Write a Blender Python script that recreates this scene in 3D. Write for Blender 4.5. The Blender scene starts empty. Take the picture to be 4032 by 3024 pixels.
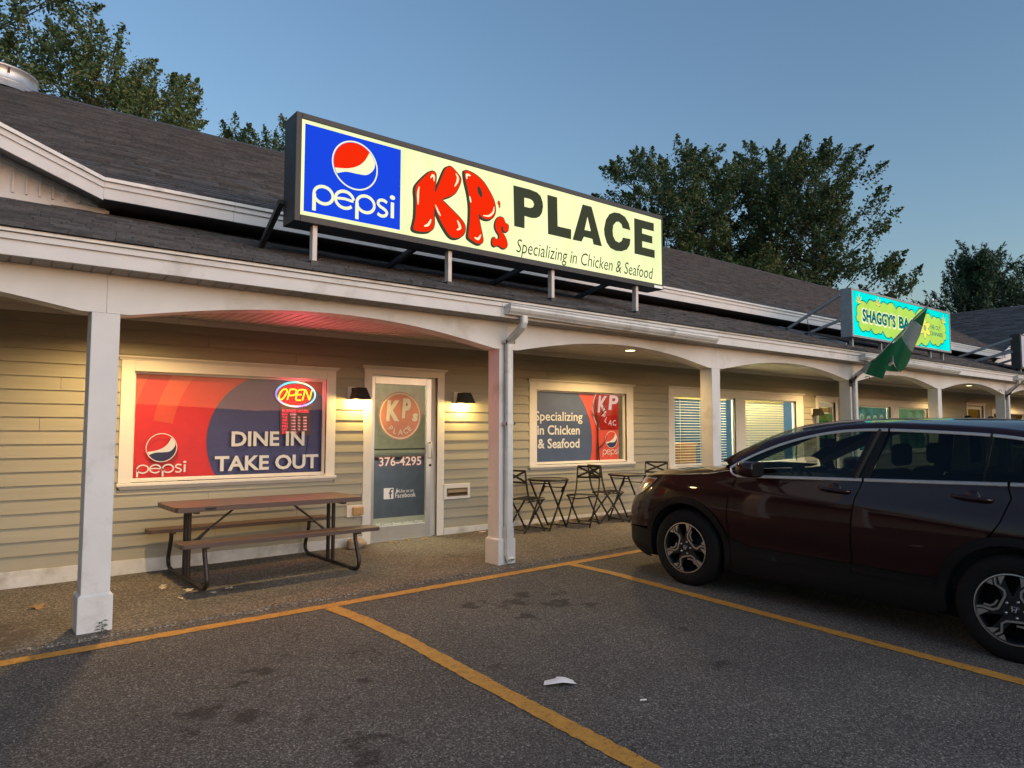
import bpy, bmesh, math, random
import numpy as np
from mathutils import Vector, Matrix
from mathutils.geometry import delaunay_2d_cdt

R = math.radians
random.seed(7)
scene = bpy.context.scene
COL = scene.collection

# ------------------------------------------------------------------ camera
cam_data = bpy.data.cameras.new('camera')
cam = bpy.data.objects.new('camera', cam_data)
COL.objects.link(cam)
cam_data.sensor_fit = 'HORIZONTAL'
cam_data.sensor_width = 36.0
cam_data.lens = 36.0 * 2784.7 / 4032.0
cam_data.clip_start = 0.05
cam_data.clip_end = 3000.0
PIT, YAW, ROL = 0.0654, 0.6669, 0.0014
fwd = Vector((math.sin(YAW) * math.cos(PIT), math.cos(YAW) * math.cos(PIT), math.sin(PIT)))
rgt = Vector((math.cos(YAW), -math.sin(YAW), 0))
upv = rgt.cross(fwd)
rg2 = rgt * math.cos(ROL) + upv * math.sin(ROL)
up2 = upv * math.cos(ROL) - rgt * math.sin(ROL)
cm = Matrix.Identity(4)
for i in range(3):
    cm[i][0], cm[i][1], cm[i][2] = rg2[i], up2[i], -fwd[i]
cm[0][3], cm[1][3], cm[2][3] = 0.0, 0.0, 1.5
cam.matrix_world = cm
scene.camera = cam

# ------------------------------------------------------------------ dusk sky, last glow behind the camera
SUN_EL, SUN_AZ = R(1.0), R(180 - 14)          # low in the west, behind the viewer
world = bpy.data.worlds.new('World')
scene.world = world
world.use_nodes = True
wn = world.node_tree.nodes
sky = wn.new('ShaderNodeTexSky')
sky.sky_type = 'NISHITA'
sky.sun_disc = False
sky.sun_elevation = SUN_EL
sky.sun_rotation = SUN_AZ
sky.air_density = 1.0
sky.dust_density = 0.8
sky.ozone_density = 2.2
wn['Background'].inputs['Strength'].default_value = 0.15
world.node_tree.links.new(sky.outputs['Color'], wn['Background'].inputs['Color'])

sun_data = bpy.data.lights.new('sun', 'SUN')
sun_data.energy = 0.35
sun_data.angle = R(75)
sun_data.color = (1.0, 0.93, 0.88)
sun = bpy.data.objects.new('sun', sun_data)
COL.objects.link(sun)
el = R(22)
sd = Vector((math.sin(SUN_AZ) * math.cos(el), math.cos(SUN_AZ) * math.cos(el), math.sin(el)))
sun.rotation_euler = sd.to_track_quat('Z', 'Y').to_euler()

scene.view_settings.view_transform = 'Standard'
scene.view_settings.look = 'None'
scene.view_settings.exposure = 2.4
scene.view_settings.gamma = 1.0
scene.view_settings.use_curve_mapping = False
scene.cycles.max_bounces = 8
scene.cycles.transparent_max_bounces = 16
scene.cycles.caustics_reflective = False
scene.cycles.caustics_refractive = False
scene.cycles.sample_clamp_indirect = 4.0
LG = 3.03 / 2 ** scene.view_settings.exposure
EXG = 1.0 / 2 ** scene.view_settings.exposure      # lit signs keep their own brightness whatever the exposure
# ------------------------------------------------------------------ helpers
def link(o):
    COL.objects.link(o)
    return o

class MB:
    """collects boxes, bars, tubes and outlines; build() links them as one mesh"""
    def __init__(s):
        s.v, s.f, s.sm = [], [], []
    def add(s, vs, fs, smooth=False):
        b = len(s.v)
        s.v += [tuple(p) for p in vs]
        s.f += [tuple(i + b for i in f) for f in fs]
        s.sm += [smooth] * len(fs)
        return s
    def box(s, x0, x1, y0, y1, z0, z1):
        vs = [(x, y, z) for z in (z0, z1) for y in (y0, y1) for x in (x0, x1)]
        return s.add(vs, [(0, 2, 3, 1), (4, 5, 7, 6), (0, 1, 5, 4), (2, 6, 7, 3), (0, 4, 6, 2), (1, 3, 7, 5)])
    def bar(s, p, q, w, h, up=(0, 0, 1)):
        p, q = Vector(p), Vector(q)
        d = (q - p).normalized()
        u = Vector(up)
        if abs(d.dot(u)) > 0.98:
            u = Vector((0, 1, 0))
        a = d.cross(u).normalized() * (w / 2)
        b = a.cross(d).normalized() * (h / 2)
        vs = [c + e for c in (p, q) for e in (-a - b, a - b, a + b, -a + b)]
        return s.add(vs, [(0, 3, 2, 1), (4, 5, 6, 7), (0, 1, 5, 4), (1, 2, 6, 5), (2, 3, 7, 6), (3, 0, 4, 7)])
    def tube(s, pts, r, n=10, cap=True, sx=1.0):
        pts = [Vector(p) for p in pts]
        rr = r if isinstance(r, (list, tuple)) else [r] * len(pts)
        vs, fs = [], []
        prev = None
        for i, p in enumerate(pts):
            d = (pts[min(i + 1, len(pts) - 1)] - pts[max(i - 1, 0)])
            if d.length < 1e-9:
                d = Vector((0, 0, 1))
            d.normalize()
            if prev is None:
                u = Vector((0, 0, 1)) if abs(d.z) < 0.9 else Vector((1, 0, 0))
                a = d.cross(u).normalized()
            else:
                a = (prev - d * prev.dot(d)).normalized()
            prev = a
            b = d.cross(a)
            for k in range(n):
                t = 2 * math.pi * k / n
                vs.append(p + a * math.cos(t) * rr[i] * sx + b * math.sin(t) * rr[i])
        for i in range(len(pts) - 1):
            for k in range(n):
                fs.append((i * n + k, i * n + (k + 1) % n, (i + 1) * n + (k + 1) % n, (i + 1) * n + k))
        s.add(vs, fs, True)
        if cap:
            m = len(pts) - 1
            s.add(vs[:n], [tuple(range(n))[::-1]])
            s.add(vs[m * n:], [tuple(range(n))])
        return s
    def lathe(s, prof, c, axis='z', n=32, smooth=True, a0=0.0, a1=2 * math.pi):
        vs, fs = [], []
        full = abs(a1 - a0 - 2 * math.pi) < 1e-6
        m = n if full else n + 1
        for r, h in prof:
            for k in range(m):
                t = a0 + (a1 - a0) * k / n
                x, y = r * math.cos(t), r * math.sin(t)
                vs.append({'z': (c[0] + x, c[1] + y, c[2] + h), 'y': (c[0] + x, c[1] + h, c[2] + y),
                           'x': (c[0] + h, c[1] + x, c[2] + y)}[axis])
        for i in range(len(prof) - 1):
            for k in range(n):
                k2 = (k + 1) % m
                fs.append((i * m + k, i * m + k2, (i + 1) * m + k2, (i + 1) * m + k))
        return s.add(vs, fs, smooth)
    def poly(s, loops, fn, step=None, thick=None):
        """2D outline (first loop) with holes, triangulated and mapped to 3D by fn(u,v)"""
        V, T = fill2d(loops, step)
        s.add([fn(a, b) for a, b in V], T)
        if thick is not None:
            t = Vector(thick)
            s.add([Vector(fn(a, b)) + t for a, b in V], [f[::-1] for f in T])
            for lp in loops:
                vs = [Vector(fn(*p)) for p in lp]
                m = len(vs)
                s.add(vs + [p + t for p in vs], [(i, (i + 1) % m, m + (i + 1) % m, m + i) for i in range(m)])
        return s
    def build(s, name, m, parent=None, base=(0, 0, 0), smooth=None, bevel=0, seg=2):
        me = bpy.data.meshes.new(name)
        b = Vector(base)
        me.from_pydata([(p[0] - b.x, p[1] - b.y, p[2] - b.z) for p in s.v], [], s.f)
        sm = s.sm if smooth is None else [smooth] * len(s.f)
        me.polygons.foreach_set('use_smooth', sm)
        me.update()
        if m is not None:
            me.materials.append(m)
        o = link(bpy.data.objects.new(name, me))
        if parent is not None:
            o.parent = parent
        if bevel:
            md = o.modifiers.new('bevel', 'BEVEL')
            md.width = bevel
            md.segments = seg
            md.limit_method = 'ANGLE'
            md.angle_limit = R(40)
        return o

def fill2d(loops, step=None):
    vs, es, n = [], [], 0
    for lp in loops:
        m = len(lp)
        vs += [Vector((p[0], p[1])) for p in lp]
        es += [(n + i, n + (i + 1) % m) for i in range(m)]
        n += m
    if step:
        L = loops[0]
        x0, x1 = min(p[0] for p in L), max(p[0] for p in L)
        y0, y1 = min(p[1] for p in L), max(p[1] for p in L)
        sx, sy = step if isinstance(step, tuple) else (step, step)
        for i in range(1, int((x1 - x0) / sx) + 1):
            for j in range(1, int((y1 - y0) / sy) + 1):
                p = (x0 + i * sx, y0 + j * sy)
                if inside(p, loops) and all(math.hypot(p[0] - q[0], p[1] - q[1]) > 0.45 * min(sx, sy) for lp in loops for q in lp):
                    vs.append(Vector(p))
    ov, oe, of, _, _, _ = delaunay_2d_cdt(vs, es, [], 0, 1e-7)
    T = []
    for f in of:
        c = sum((ov[i] for i in f), Vector((0, 0))) / len(f)
        if inside((c.x, c.y), loops):
            T.append(tuple(f))
    return [(v.x, v.y) for v in ov], T

def inside(p, loops):
    c = False
    for L in loops:
        n = len(L)
        for i in range(n):
            a, b = L[i], L[i - 1]
            if (a[1] > p[1]) != (b[1] > p[1]) and p[0] < (b[0] - a[0]) * (p[1] - a[1]) / (b[1] - a[1]) + a[0]:
                c = not c
    return c

def tag(o, label=None, cat=None, group=None, kind=None):
    if label: o['label'] = label
    if cat: o['category'] = cat
    if group: o['group'] = group
    if kind: o['kind'] = kind
    return o

def thing(name, base, label, cat, group=None, rz=0.0):
    o = link(bpy.data.objects.new(name, None))
    o.location = base
    o.rotation_euler = (0, 0, rz)
    o.empty_display_size = 0.1
    return tag(o, label, cat, group)

def copy_tree(o, parent=None):
    c = o.copy()
    COL.objects.link(c)
    c.parent = parent
    for ch in list(o.children):
        copy_tree(ch, c)
    return c

def circ(cx, cy, rx, ry=None, n=40, a0=0, a1=360):
    ry = rx if ry is None else ry
    full = abs(a1 - a0) >= 360
    m = n if full else n + 1
    return [(cx + rx * math.cos(R(a0 + (a1 - a0) * k / n)), cy + ry * math.sin(R(a0 + (a1 - a0) * k / n))) for k in range(m)]

def smooth2(pts, closed=True, k=4):
    """Catmull-Rom through 2D points"""
    n = len(pts)
    out = []
    for i in range(n if closed else n - 1):
        g = lambda j: pts[j % n] if closed else pts[max(0, min(n - 1, j))]
        p0, p1, p2, p3 = g(i - 1), g(i), g(i + 1), g(i + 2)
        for q in range(k):
            t = q / k
            out.append(tuple(0.5 * (2 * p1[c] + (p2[c] - p0[c]) * t + (2 * p0[c] - 5 * p1[c] + 4 * p2[c] - p3[c]) * t * t
                                    + (3 * p1[c] - p0[c] - 3 * p2[c] + p3[c]) * t ** 3) for c in range(len(p1))))
    if not closed:
        out.append(tuple(pts[-1]))
    return out

def grow(pts, d):
    """push a closed outline outwards by d"""
    n = len(pts)
    a = sum(pts[i - 1][0] * pts[i][1] - pts[i][0] * pts[i - 1][1] for i in range(n))
    s = 1 if a > 0 else -1
    out = []
    for i in range(n):
        p, q, r_ = pts[i - 1], pts[i], pts[(i + 1) % n]
        tx, ty = r_[0] - p[0], r_[1] - p[1]
        l = math.hypot(tx, ty) or 1
        out.append((q[0] + s * d * ty / l, q[1] - s * d * tx / l))
    return out

def ribbon(path, w):
    """outline of a stroked polyline with round-ish ends"""
    n = len(path)
    L, Rr = [], []
    for i in range(n):
        a, b = path[max(0, i - 1)], path[min(n - 1, i + 1)]
        tx, ty = b[0] - a[0], b[1] - a[1]
        l = math.hypot(tx, ty) or 1
        ww = (w[i] if isinstance(w, (list, tuple)) else w) / 2
        L.append((path[i][0] - ty / l * ww, path[i][1] + tx / l * ww))
        Rr.append((path[i][0] + ty / l * ww, path[i][1] - tx / l * ww))
    return L + Rr[::-1]

def stroke(mb, path, w, fn):
    n = len(path)
    o = ribbon(path, w)
    mb.add([fn(*p) for p in o], [(i, i + 1, 2 * n - 2 - i, 2 * n - 1 - i) for i in range(n - 1)])

def text_mesh(txt, off=0.0, shear=0.0, space=1.0, res=3):
    cu = bpy.data.curves.new('t', 'FONT')
    cu.body = txt
    cu.offset = off
    cu.shear = shear
    cu.space_character = space
    cu.resolution_u = res
    cu.fill_mode = 'FRONT'
    o = bpy.data.objects.new('t', cu)
    COL.objects.link(o)
    bpy.context.view_layer.update()
    me = o.to_mesh()
    V = [(v.co.x, v.co.y) for v in me.vertices]
    F = [tuple(p.vertices) for p in me.polygons]
    o.to_mesh_clear()
    bpy.data.objects.remove(o)
    bpy.data.curves.remove(cu)
    return V, F

def text(mb, txt, bb, fn, off=0.0, shear=0.0, space=1.0, box=None):
    """text scaled to the box bb=(u0,u1,v0,v1): v0 lowest point, v1 highest"""
    V, F = text_mesh(txt, off, shear, space)
    x0, x1 = min(p[0] for p in V), max(p[0] for p in V)
    y0, y1 = min(p[1] for p in V), max(p[1] for p in V)
    u0, u1, v0, v1 = bb
    mb.add([fn(u0 + (p[0] - x0) / (x1 - x0) * (u1 - u0), v0 + (p[1] - y0) / (y1 - y0) * (v1 - v0)) for p in V], F)

# ------------------------------------------------------------------ materials
def nodes(name):
    m = bpy.data.materials.new(name)
    m.use_nodes = True
    nt = m.node_tree
    return m, nt, nt.nodes['Principled BSDF']

def ramp(nt, fac, stops):
    r = nt.nodes.new('ShaderNodeValToRGB')
    while len(r.color_ramp.elements) < len(stops):
        r.color_ramp.elements.new(0.5)
    for e, (p, c) in zip(r.color_ramp.elements, stops):
        e.position = p
        e.color = (*c, 1) if len(c) == 3 else c
    nt.links.new(fac, r.inputs['Fac'])
    return r.outputs['Color']

def tex(nt, kind, scale, detail=3.0, rough=0.55, coord='Object', stretch=None):
    tc = nt.nodes.new('ShaderNodeTexCoord')
    src = tc.outputs[coord]
    if stretch:
        mp = nt.nodes.new('ShaderNodeMapping')
        mp.inputs['Scale'].default_value = stretch
        nt.links.new(src, mp.inputs['Vector'])
        src = mp.outputs['Vector']
    t = nt.nodes.new('ShaderNodeTexNoise' if kind == 'noise' else 'ShaderNodeTexVoronoi')
    nt.links.new(src, t.inputs['Vector'])
    t.inputs['Scale'].default_value = scale
    if kind == 'noise':
        t.inputs['Detail'].default_value = detail
        t.inputs['Roughness'].default_value = rough
    return t

def mixc(nt, a, b, fac, mode='MIX'):
    x = nt.nodes.new('ShaderNodeMix')
    x.data_type = 'RGBA'
    x.blend_type = mode
    for sock, val in ((x.inputs[0], fac), (x.inputs[6], a), (x.inputs[7], b)):
        if hasattr(val, 'is_linked') or hasattr(val, 'links'):
            nt.links.new(val, sock)
        else:
            sock.default_value = val if not isinstance(val, tuple) else (*val, 1)[:4]
    return x.outputs[2]

def bump(nt, bs, height, strength=0.3, dist=0.01):
    b = nt.nodes.new('ShaderNodeBump')
    b.inputs['Strength'].default_value = strength
    b.inputs['Distance'].default_value = dist
    nt.links.new(height, b.inputs['Height'])
    nt.links.new(b.outputs['Normal'], bs.inputs['Normal'])

def mat(name, col, rough=0.6, metal=0.0, var=0.12, scale=8.0, bmp=0.0, bscale=60.0, stretch=None, obj_rand=0.0,
        island=0.0, dirt=None, coat=0.0, spec=0.5, bdist=0.004):
    m, nt, bs = nodes(name)
    n = tex(nt, 'noise', scale, 4, 0.6, stretch=stretch)
    lo = tuple(c * (1 - var) for c in col)
    hi = tuple(min(1, c * (1 + var)) for c in col)
    c = ramp(nt, n.outputs['Fac'], [(0.3, lo), (0.7, hi)])
    if obj_rand or island:
        if obj_rand:
            src = nt.nodes.new('ShaderNodeObjectInfo').outputs['Random']
            k = obj_rand
        else:
            src = nt.nodes.new('ShaderNodeNewGeometry').outputs['Random Per Island']
            k = island
        g = ramp(nt, src, [(0.0, (1 - k,) * 3), (1.0, (1.0,) * 3)])
        c = mixc(nt, c, g, 1.0, 'MULTIPLY')
    if dirt:
        dcol, dscale, lo_, hi_ = dirt
        d = tex(nt, 'noise', dscale, 6, 0.65)
        f = ramp(nt, d.outputs['Fac'], [(lo_, (0, 0, 0)), (hi_, (1, 1, 1))])
        c = mixc(nt, c, dcol, f)
    nt.links.new(c, bs.inputs['Base Color'])
    bs.inputs['Roughness'].default_value = rough
    bs.inputs['Metallic'].default_value = metal
    bs.inputs['Specular IOR Level'].default_value = spec
    if coat:
        bs.inputs['Coat Weight'].default_value = coat
        bs.inputs['Coat Roughness'].default_value = 0.03
    if bmp:
        b = tex(nt, 'noise', bscale, 3, 0.6, stretch=stretch)
        bump(nt, bs, b.outputs['Fac'], bmp, bdist)
    return m

def emis(name, col, strength, var=0.0, scale=2.0, stretch=None):
    m, nt, bs = nodes(name)
    nt.nodes.remove(bs)
    e = nt.nodes.new('ShaderNodeEmission')
    e.inputs['Strength'].default_value = strength * EXG
    if var:
        n = tex(nt, 'noise', scale, 3, 0.5, stretch=stretch)
        c = ramp(nt, n.outputs['Fac'], [(0.35, tuple(x * (1 - var) for x in col)), (0.6, col)])
        nt.links.new(c, e.inputs['Color'])
    else:
        e.inputs['Color'].default_value = (*col, 1)
    nt.links.new(e.outputs[0], nt.nodes['Material Output'].inputs['Surface'])
    return m

def glass(name, tint=(1, 1, 1), ior=1.5, rough=0.0, boost=1.0):
    """thin pane: clear or tinted, mirror-like at a glancing angle"""
    m, nt, bs = nodes(name)
    nt.nodes.remove(bs)
    tr = nt.nodes.new('ShaderNodeBsdfTransparent')
    tr.inputs['Color'].default_value = (*tint, 1)
    gl = nt.nodes.new('ShaderNodeBsdfGlossy')
    gl.inputs['Roughness'].default_value = rough
    gl.inputs['Color'].default_value = (0.95, 0.97, 1, 1)
    fr = nt.nodes.new('ShaderNodeFresnel')
    fr.inputs['IOR'].default_value = ior
    mx = nt.nodes.new('ShaderNodeMixShader')
    mu = nt.nodes.new('ShaderNodeMath')
    mu.operation = 'MULTIPLY'
    mu.use_clamp = True
    mu.inputs[1].default_value = boost
    nt.links.new(fr.outputs[0], mu.inputs[0])
    nt.links.new(mu.outputs[0], mx.inputs[0])
    nt.links.new(tr.outputs[0], mx.inputs[1])
    nt.links.new(gl.outputs[0], mx.inputs[2])
    nt.links.new(mx.outputs[0], nt.nodes['Material Output'].inputs['Surface'])
    return m
# ------------------------------------------------------------------ shared sizes
P, PB, W = 6.19, 6.394, 8.36            # post front, post back, wall trim face
TOP = 2.40                              # top of the posts
POSTX = [-3.115, 0.79, 4.695, 8.53, 12.59, 16.38, 20.38, 24.25, 28.15, 32.05]
PW = 0.194

def G(x, y):
    return 0.0146 * (max(-12, min(40, x)) - 3) + 0.03 * (max(-8, min(6, y)) - 6)

# ------------------------------------------------------------------ materials
M = {}
M['white'] = mat('white_paint', (0.70, 0.69, 0.67), 0.55, var=0.05, scale=3, dirt=((0.42, 0.40, 0.35), 2.6, 0.55, 0.82))
M['trim'] = mat('trim_paint', (0.70, 0.67, 0.61), 0.5, var=0.04, scale=5, dirt=((0.5, 0.46, 0.38), 3.0, 0.62, 0.9))
M['skirt'] = mat('skirting_paint', (0.62, 0.60, 0.56), 0.65, var=0.1, scale=6, dirt=((0.33, 0.29, 0.23), 4.0, 0.5, 0.8))
M['siding'] = mat('clapboard_paint', (0.335, 0.312, 0.235), 0.6, var=0.07, scale=3.0, bmp=0.12, bscale=30, stretch=(0.25, 1, 6), obj_rand=0.10)
M['wallback'] = mat('wall_backing', (0.12, 0.11, 0.08), 0.8)
M['beam'] = mat('beam_paint', (0.74, 0.725, 0.69), 0.6, var=0.06, scale=2.0, dirt=((0.45, 0.42, 0.34), 1.6, 0.56, 0.85))
M['ceil'] = mat('ceiling_vinyl', (0.55, 0.53, 0.48), 0.5, var=0.04)
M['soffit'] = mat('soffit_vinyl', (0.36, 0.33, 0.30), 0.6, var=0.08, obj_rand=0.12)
M['shingle'] = mat('shingle_asphalt', (0.118, 0.12, 0.129), 0.9, var=0.25, scale=20, obj_rand=0.45, bmp=0.5, bscale=180)
M['shingles'] = mat('shingle_field', (0.118, 0.12, 0.129), 0.9, var=0.25, scale=20, island=0.45, bmp=0.5, bscale=180)
M['alu'] = mat('aluminium', (0.62, 0.62, 0.60), 0.35, 0.8, var=0.05)
M['gutter'] = mat('gutter_metal', (0.66, 0.66, 0.63), 0.45, 0.15, var=0.1, scale=4, dirt=((0.25, 0.24, 0.2), 3, 0.55, 0.8))
M['flash'] = mat('galvanised', (0.62, 0.60, 0.57), 0.38, 0.7, var=0.12, scale=4)
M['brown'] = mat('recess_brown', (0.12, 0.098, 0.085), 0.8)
M['black'] = mat('black_metal', (0.02, 0.019, 0.018), 0.45, 0.3, var=0.2)
M['charcoal'] = mat('cabinet_charcoal', (0.035, 0.035, 0.034), 0.45, 0.2, var=0.15, scale=3)
M['dkgrey'] = mat('frame_grey', (0.16, 0.17, 0.175), 0.5, 0.4)
M['pane'] = glass('window_glass', (0.93, 0.95, 0.95), 1.52, 0.0, 0.27)
M['panesky'] = glass('blinds_glass', (0.85, 0.9, 0.92), 1.52, 0.0, 0.3)
M['doorglass'] = glass('door_glass', (0.8, 0.84, 0.84), 1.52, 0.0, 0.6)
M['vred'] = mat('vinyl_red', (0.72, 0.024, 0.032), 0.5, var=0.05)
M['vred2'] = mat('vinyl_orange_red', (0.76, 0.08, 0.045), 0.5, var=0.05)
M['vblue'] = mat('vinyl_blue', (0.06, 0.066, 0.20), 0.5, var=0.08)
M['vblue2'] = mat('vinyl_slate_blue', (0.075, 0.11, 0.22), 0.5, var=0.08)
M['vwhite'] = mat('vinyl_white', (0.86, 0.84, 0.82), 0.5, var=0.03)
M['vdark'] = mat('vinyl_navy', (0.02, 0.03, 0.10), 0.5)

def stain_mask(nt, vec, spots, nscale=7.0):
    """blotchy spills at given ground points (x, y, radius)"""
    n = nt.nodes.new('ShaderNodeTexNoise')
    n.inputs['Scale'].default_value = nscale
    n.inputs['Detail'].default_value = 4
    nt.links.new(vec, n.inputs['Vector'])
    wn_ = nt.nodes.new('ShaderNodeTexNoise'); wn_.inputs['Scale'].default_value = 5.5; wn_.inputs['Detail'].default_value = 5; wn_.inputs['Roughness'].default_value = 0.7
    nt.links.new(vec, wn_.inputs['Vector'])
    wv_ = nt.nodes.new('ShaderNodeVectorMath'); wv_.operation = 'MULTIPLY_ADD'
    nt.links.new(wn_.outputs['Color'], wv_.inputs[0]); wv_.inputs[1].default_value = (0.5, 0.5, 0); nt.links.new(vec, wv_.inputs[2])
    off_ = nt.nodes.new('ShaderNodeVectorMath'); off_.operation = 'SUBTRACT'
    nt.links.new(wv_.outputs[0], off_.inputs[0]); off_.inputs[1].default_value = (0.25, 0.25, 0)
    vec = off_.outputs[0]
    out = None
    for x, y, r in spots:
        d = nt.nodes.new('ShaderNodeVectorMath'); d.operation = 'DISTANCE'
        nt.links.new(vec, d.inputs[0]); d.inputs[1].default_value = (x, y, 0)
        m = nt.nodes.new('ShaderNodeMapRange'); m.interpolation_type = 'SMOOTHSTEP'
        m.inputs['From Min'].default_value = r; m.inputs['From Max'].default_value = 0.0
        nt.links.new(d.outputs['Value'], m.inputs['Value'])
        if out is None:
            out = m.outputs['Result']
        else:
            a = nt.nodes.new('ShaderNodeMath'); a.operation = 'MAXIMUM'
            nt.links.new(out, a.inputs[0]); nt.links.new(m.outputs['Result'], a.inputs[1]); out = a.outputs[0]
    a = nt.nodes.new('ShaderNodeMath'); a.operation = 'MULTIPLY'
    nt.links.new(out, a.inputs[0]); nt.links.new(n.outputs['Fac'], a.inputs[1])
    return ramp(nt, a.outputs[0], [(0.26, (0, 0, 0)), (0.42, (1, 1, 1))])

def ground_mat(name, dark, mid, light, speck, grain, spots=(), stain=(0.02, 0.018, 0.016), tintc=None, rough=0.85, bmp=0.9):
    m, nt, bs = nodes(name)
    tc = nt.nodes.new('ShaderNodeTexCoord')
    vec = nt.nodes.new('ShaderNodeVectorMath'); vec.operation = 'MULTIPLY'
    vec.inputs[1].default_value = (1, 1, 0)
    nt.links.new(tc.outputs['Object'], vec.inputs[0])
    vec = vec.outputs[0]
    def N(s, d, r=0.6):
        t = nt.nodes.new('ShaderNodeTexNoise')
        t.inputs['Scale'].default_value = s; t.inputs['Detail'].default_value = d; t.inputs['Roughness'].default_value = r
        nt.links.new(vec, t.inputs['Vector'])
        return t.outputs['Fac']
    vo = nt.nodes.new('ShaderNodeTexVoronoi')
    vo.inputs['Scale'].default_value = grain
    nt.links.new(vec, vo.inputs['Vector'])
    sep = nt.nodes.new('ShaderNodeSeparateColor')
    nt.links.new(vo.outputs['Color'], sep.inputs[0])
    c = ramp(nt, sep.outputs[0], [(0.0, dark), (0.55, mid), (0.86, light), (1.0, speck)])
    c = mixc(nt, c, ramp(nt, N(grain * 0.45, 3), [(0.3, (0.5,) * 3), (0.7, (1.3,) * 3)]), 0.8, 'MULTIPLY')
    c = mixc(nt, c, ramp(nt, N(0.9, 5, 0.65), [(0.25, (0.72,) * 3), (0.75, (1.18,) * 3)]), 1.0, 'MULTIPLY')
    # scattered round oil drops
    v2 = nt.nodes.new('ShaderNodeTexVoronoi'); v2.inputs['Scale'].default_value = 1.6
    nz = nt.nodes.new('ShaderNodeTexNoise'); nz.inputs['Scale'].default_value = 9
    nt.links.new(vec, nz.inputs['Vector'])
    vm = nt.nodes.new('ShaderNodeVectorMath'); vm.operation = 'MULTIPLY_ADD'
    nt.links.new(nz.outputs['Color'], vm.inputs[0]); vm.inputs[1].default_value = (0.12, 0.12, 0); nt.links.new(vec, vm.inputs[2])
    nt.links.new(vm.outputs[0], v2.inputs['Vector'])
    drop = ramp(nt, v2.outputs['Distance'], [(0.03, (1, 1, 1)), (0.11, (0, 0, 0))])
    c = mixc(nt, c, stain, mixc(nt, (0, 0, 0), drop, 0.6))
    # a few hairline cracks
    v3 = nt.nodes.new('ShaderNodeTexVoronoi'); v3.feature = 'DISTANCE_TO_EDGE'; v3.inputs['Scale'].default_value = 0.32
    nz2 = nt.nodes.new('ShaderNodeTexNoise'); nz2.inputs['Scale'].default_value = 2.2; nz2.inputs['Detail'].default_value = 5
    nt.links.new(vec, nz2.inputs['Vector'])
    vm2 = nt.nodes.new('ShaderNodeVectorMath'); vm2.operation = 'MULTIPLY_ADD'
    nt.links.new(nz2.outputs['Color'], vm2.inputs[0]); vm2.inputs[1].default_value = (0.9, 0.9, 0); nt.links.new(vec, vm2.inputs[2])
    nt.links.new(vm2.outputs[0], v3.inputs['Vector'])
    crk = ramp(nt, v3.outputs['Distance'], [(0.0, (1, 1, 1)), (0.0022, (0, 0, 0))])
    crk = mixc(nt, crk, ramp(nt, N(0.7, 2), [(0.48, (0, 0, 0)), (0.6, (0.8, 0.8, 0.8))]), 1.0, 'MULTIPLY')
    c = mixc(nt, c, (0.012, 0.011, 0.01), crk)
    if spots:
        c = mixc(nt, c, stain, mixc(nt, (0, 0, 0), stain_mask(nt, vec, spots), 0.72))
    nt.links.new(c, bs.inputs['Base Color'])
    bs.inputs['Roughness'].default_value = rough
    bs.inputs['Specular IOR Level'].default_value = 0.35
    ad = nt.nodes.new('ShaderNodeMath'); ad.operation = 'ADD'
    nt.links.new(vo.outputs['Distance'], ad.inputs[0]); nt.links.new(N(grain * 0.6, 2), ad.inputs[1])
    bump(nt, bs, ad.outputs[0], bmp, 0.006)
    return m

M['asphalt'] = ground_mat('asphalt', (0.054, 0.050, 0.045), (0.104, 0.097, 0.087), (0.165, 0.154, 0.138), (0.30, 0.288, 0.262), 120,
                          [(3.95, 4.95, 0.34), (4.25, 4.72, 0.30), (3.62, 5.12, 0.26), (4.15, 5.12, 0.2), (4.5, 4.95, 0.16), (4.45, 4.55, 0.2), (3.8, 4.6, 0.18), (1.75, 3.35, 0.30), (1.62, 3.2, 0.2), (1.2, 4.3, 0.3), (1.62, 4.7, 0.22), (1.45, 4.55, 0.16), (1.35, 4.05, 0.2),
                           (0.55, 3.9, 0.18), (0.95, 3.55, 0.2), (1.1, 2.9, 0.18), (4.55, 3.55, 0.15), (4.1, 2.95, 0.16), (0.4, 3.1, 0.22), (0.75, 2.85, 0.18), (1.0, 4.0, 0.15), (2.1, 4.2, 0.14)])
M['walk'] = ground_mat('worn_concrete', (0.072, 0.062, 0.05), (0.14, 0.12, 0.096), (0.21, 0.183, 0.148), (0.34, 0.31, 0.265), 85,
                       [(0.2, 6.5, 0.9), (2.2, 7.0, 0.5)], stain=(0.07, 0.055, 0.035))
M['yellow'] = mat('line_paint', (0.46, 0.225, 0.035), 0.7, var=0.18, scale=14, dirt=((0.07, 0.055, 0.04), 38, 0.55, 0.70), bmp=0.6, bscale=90)

# ------------------------------------------------------------------ ground
mb = MB()
xs, ys = [-700, -12, 40, 900], [-700, -8, 6, 900]
mb.add([(x, y, G(x, y)) for y in ys for x in xs], [(j * 4 + i, j * 4 + i + 1, j * 4 + i + 5, j * 4 + i + 4) for j in range(3) for i in range(3)])
lot = tag(mb.build('parking_lot', M['asphalt']), 'dark grey asphalt parking lot in front of the shops', None, kind='structure')

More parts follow.
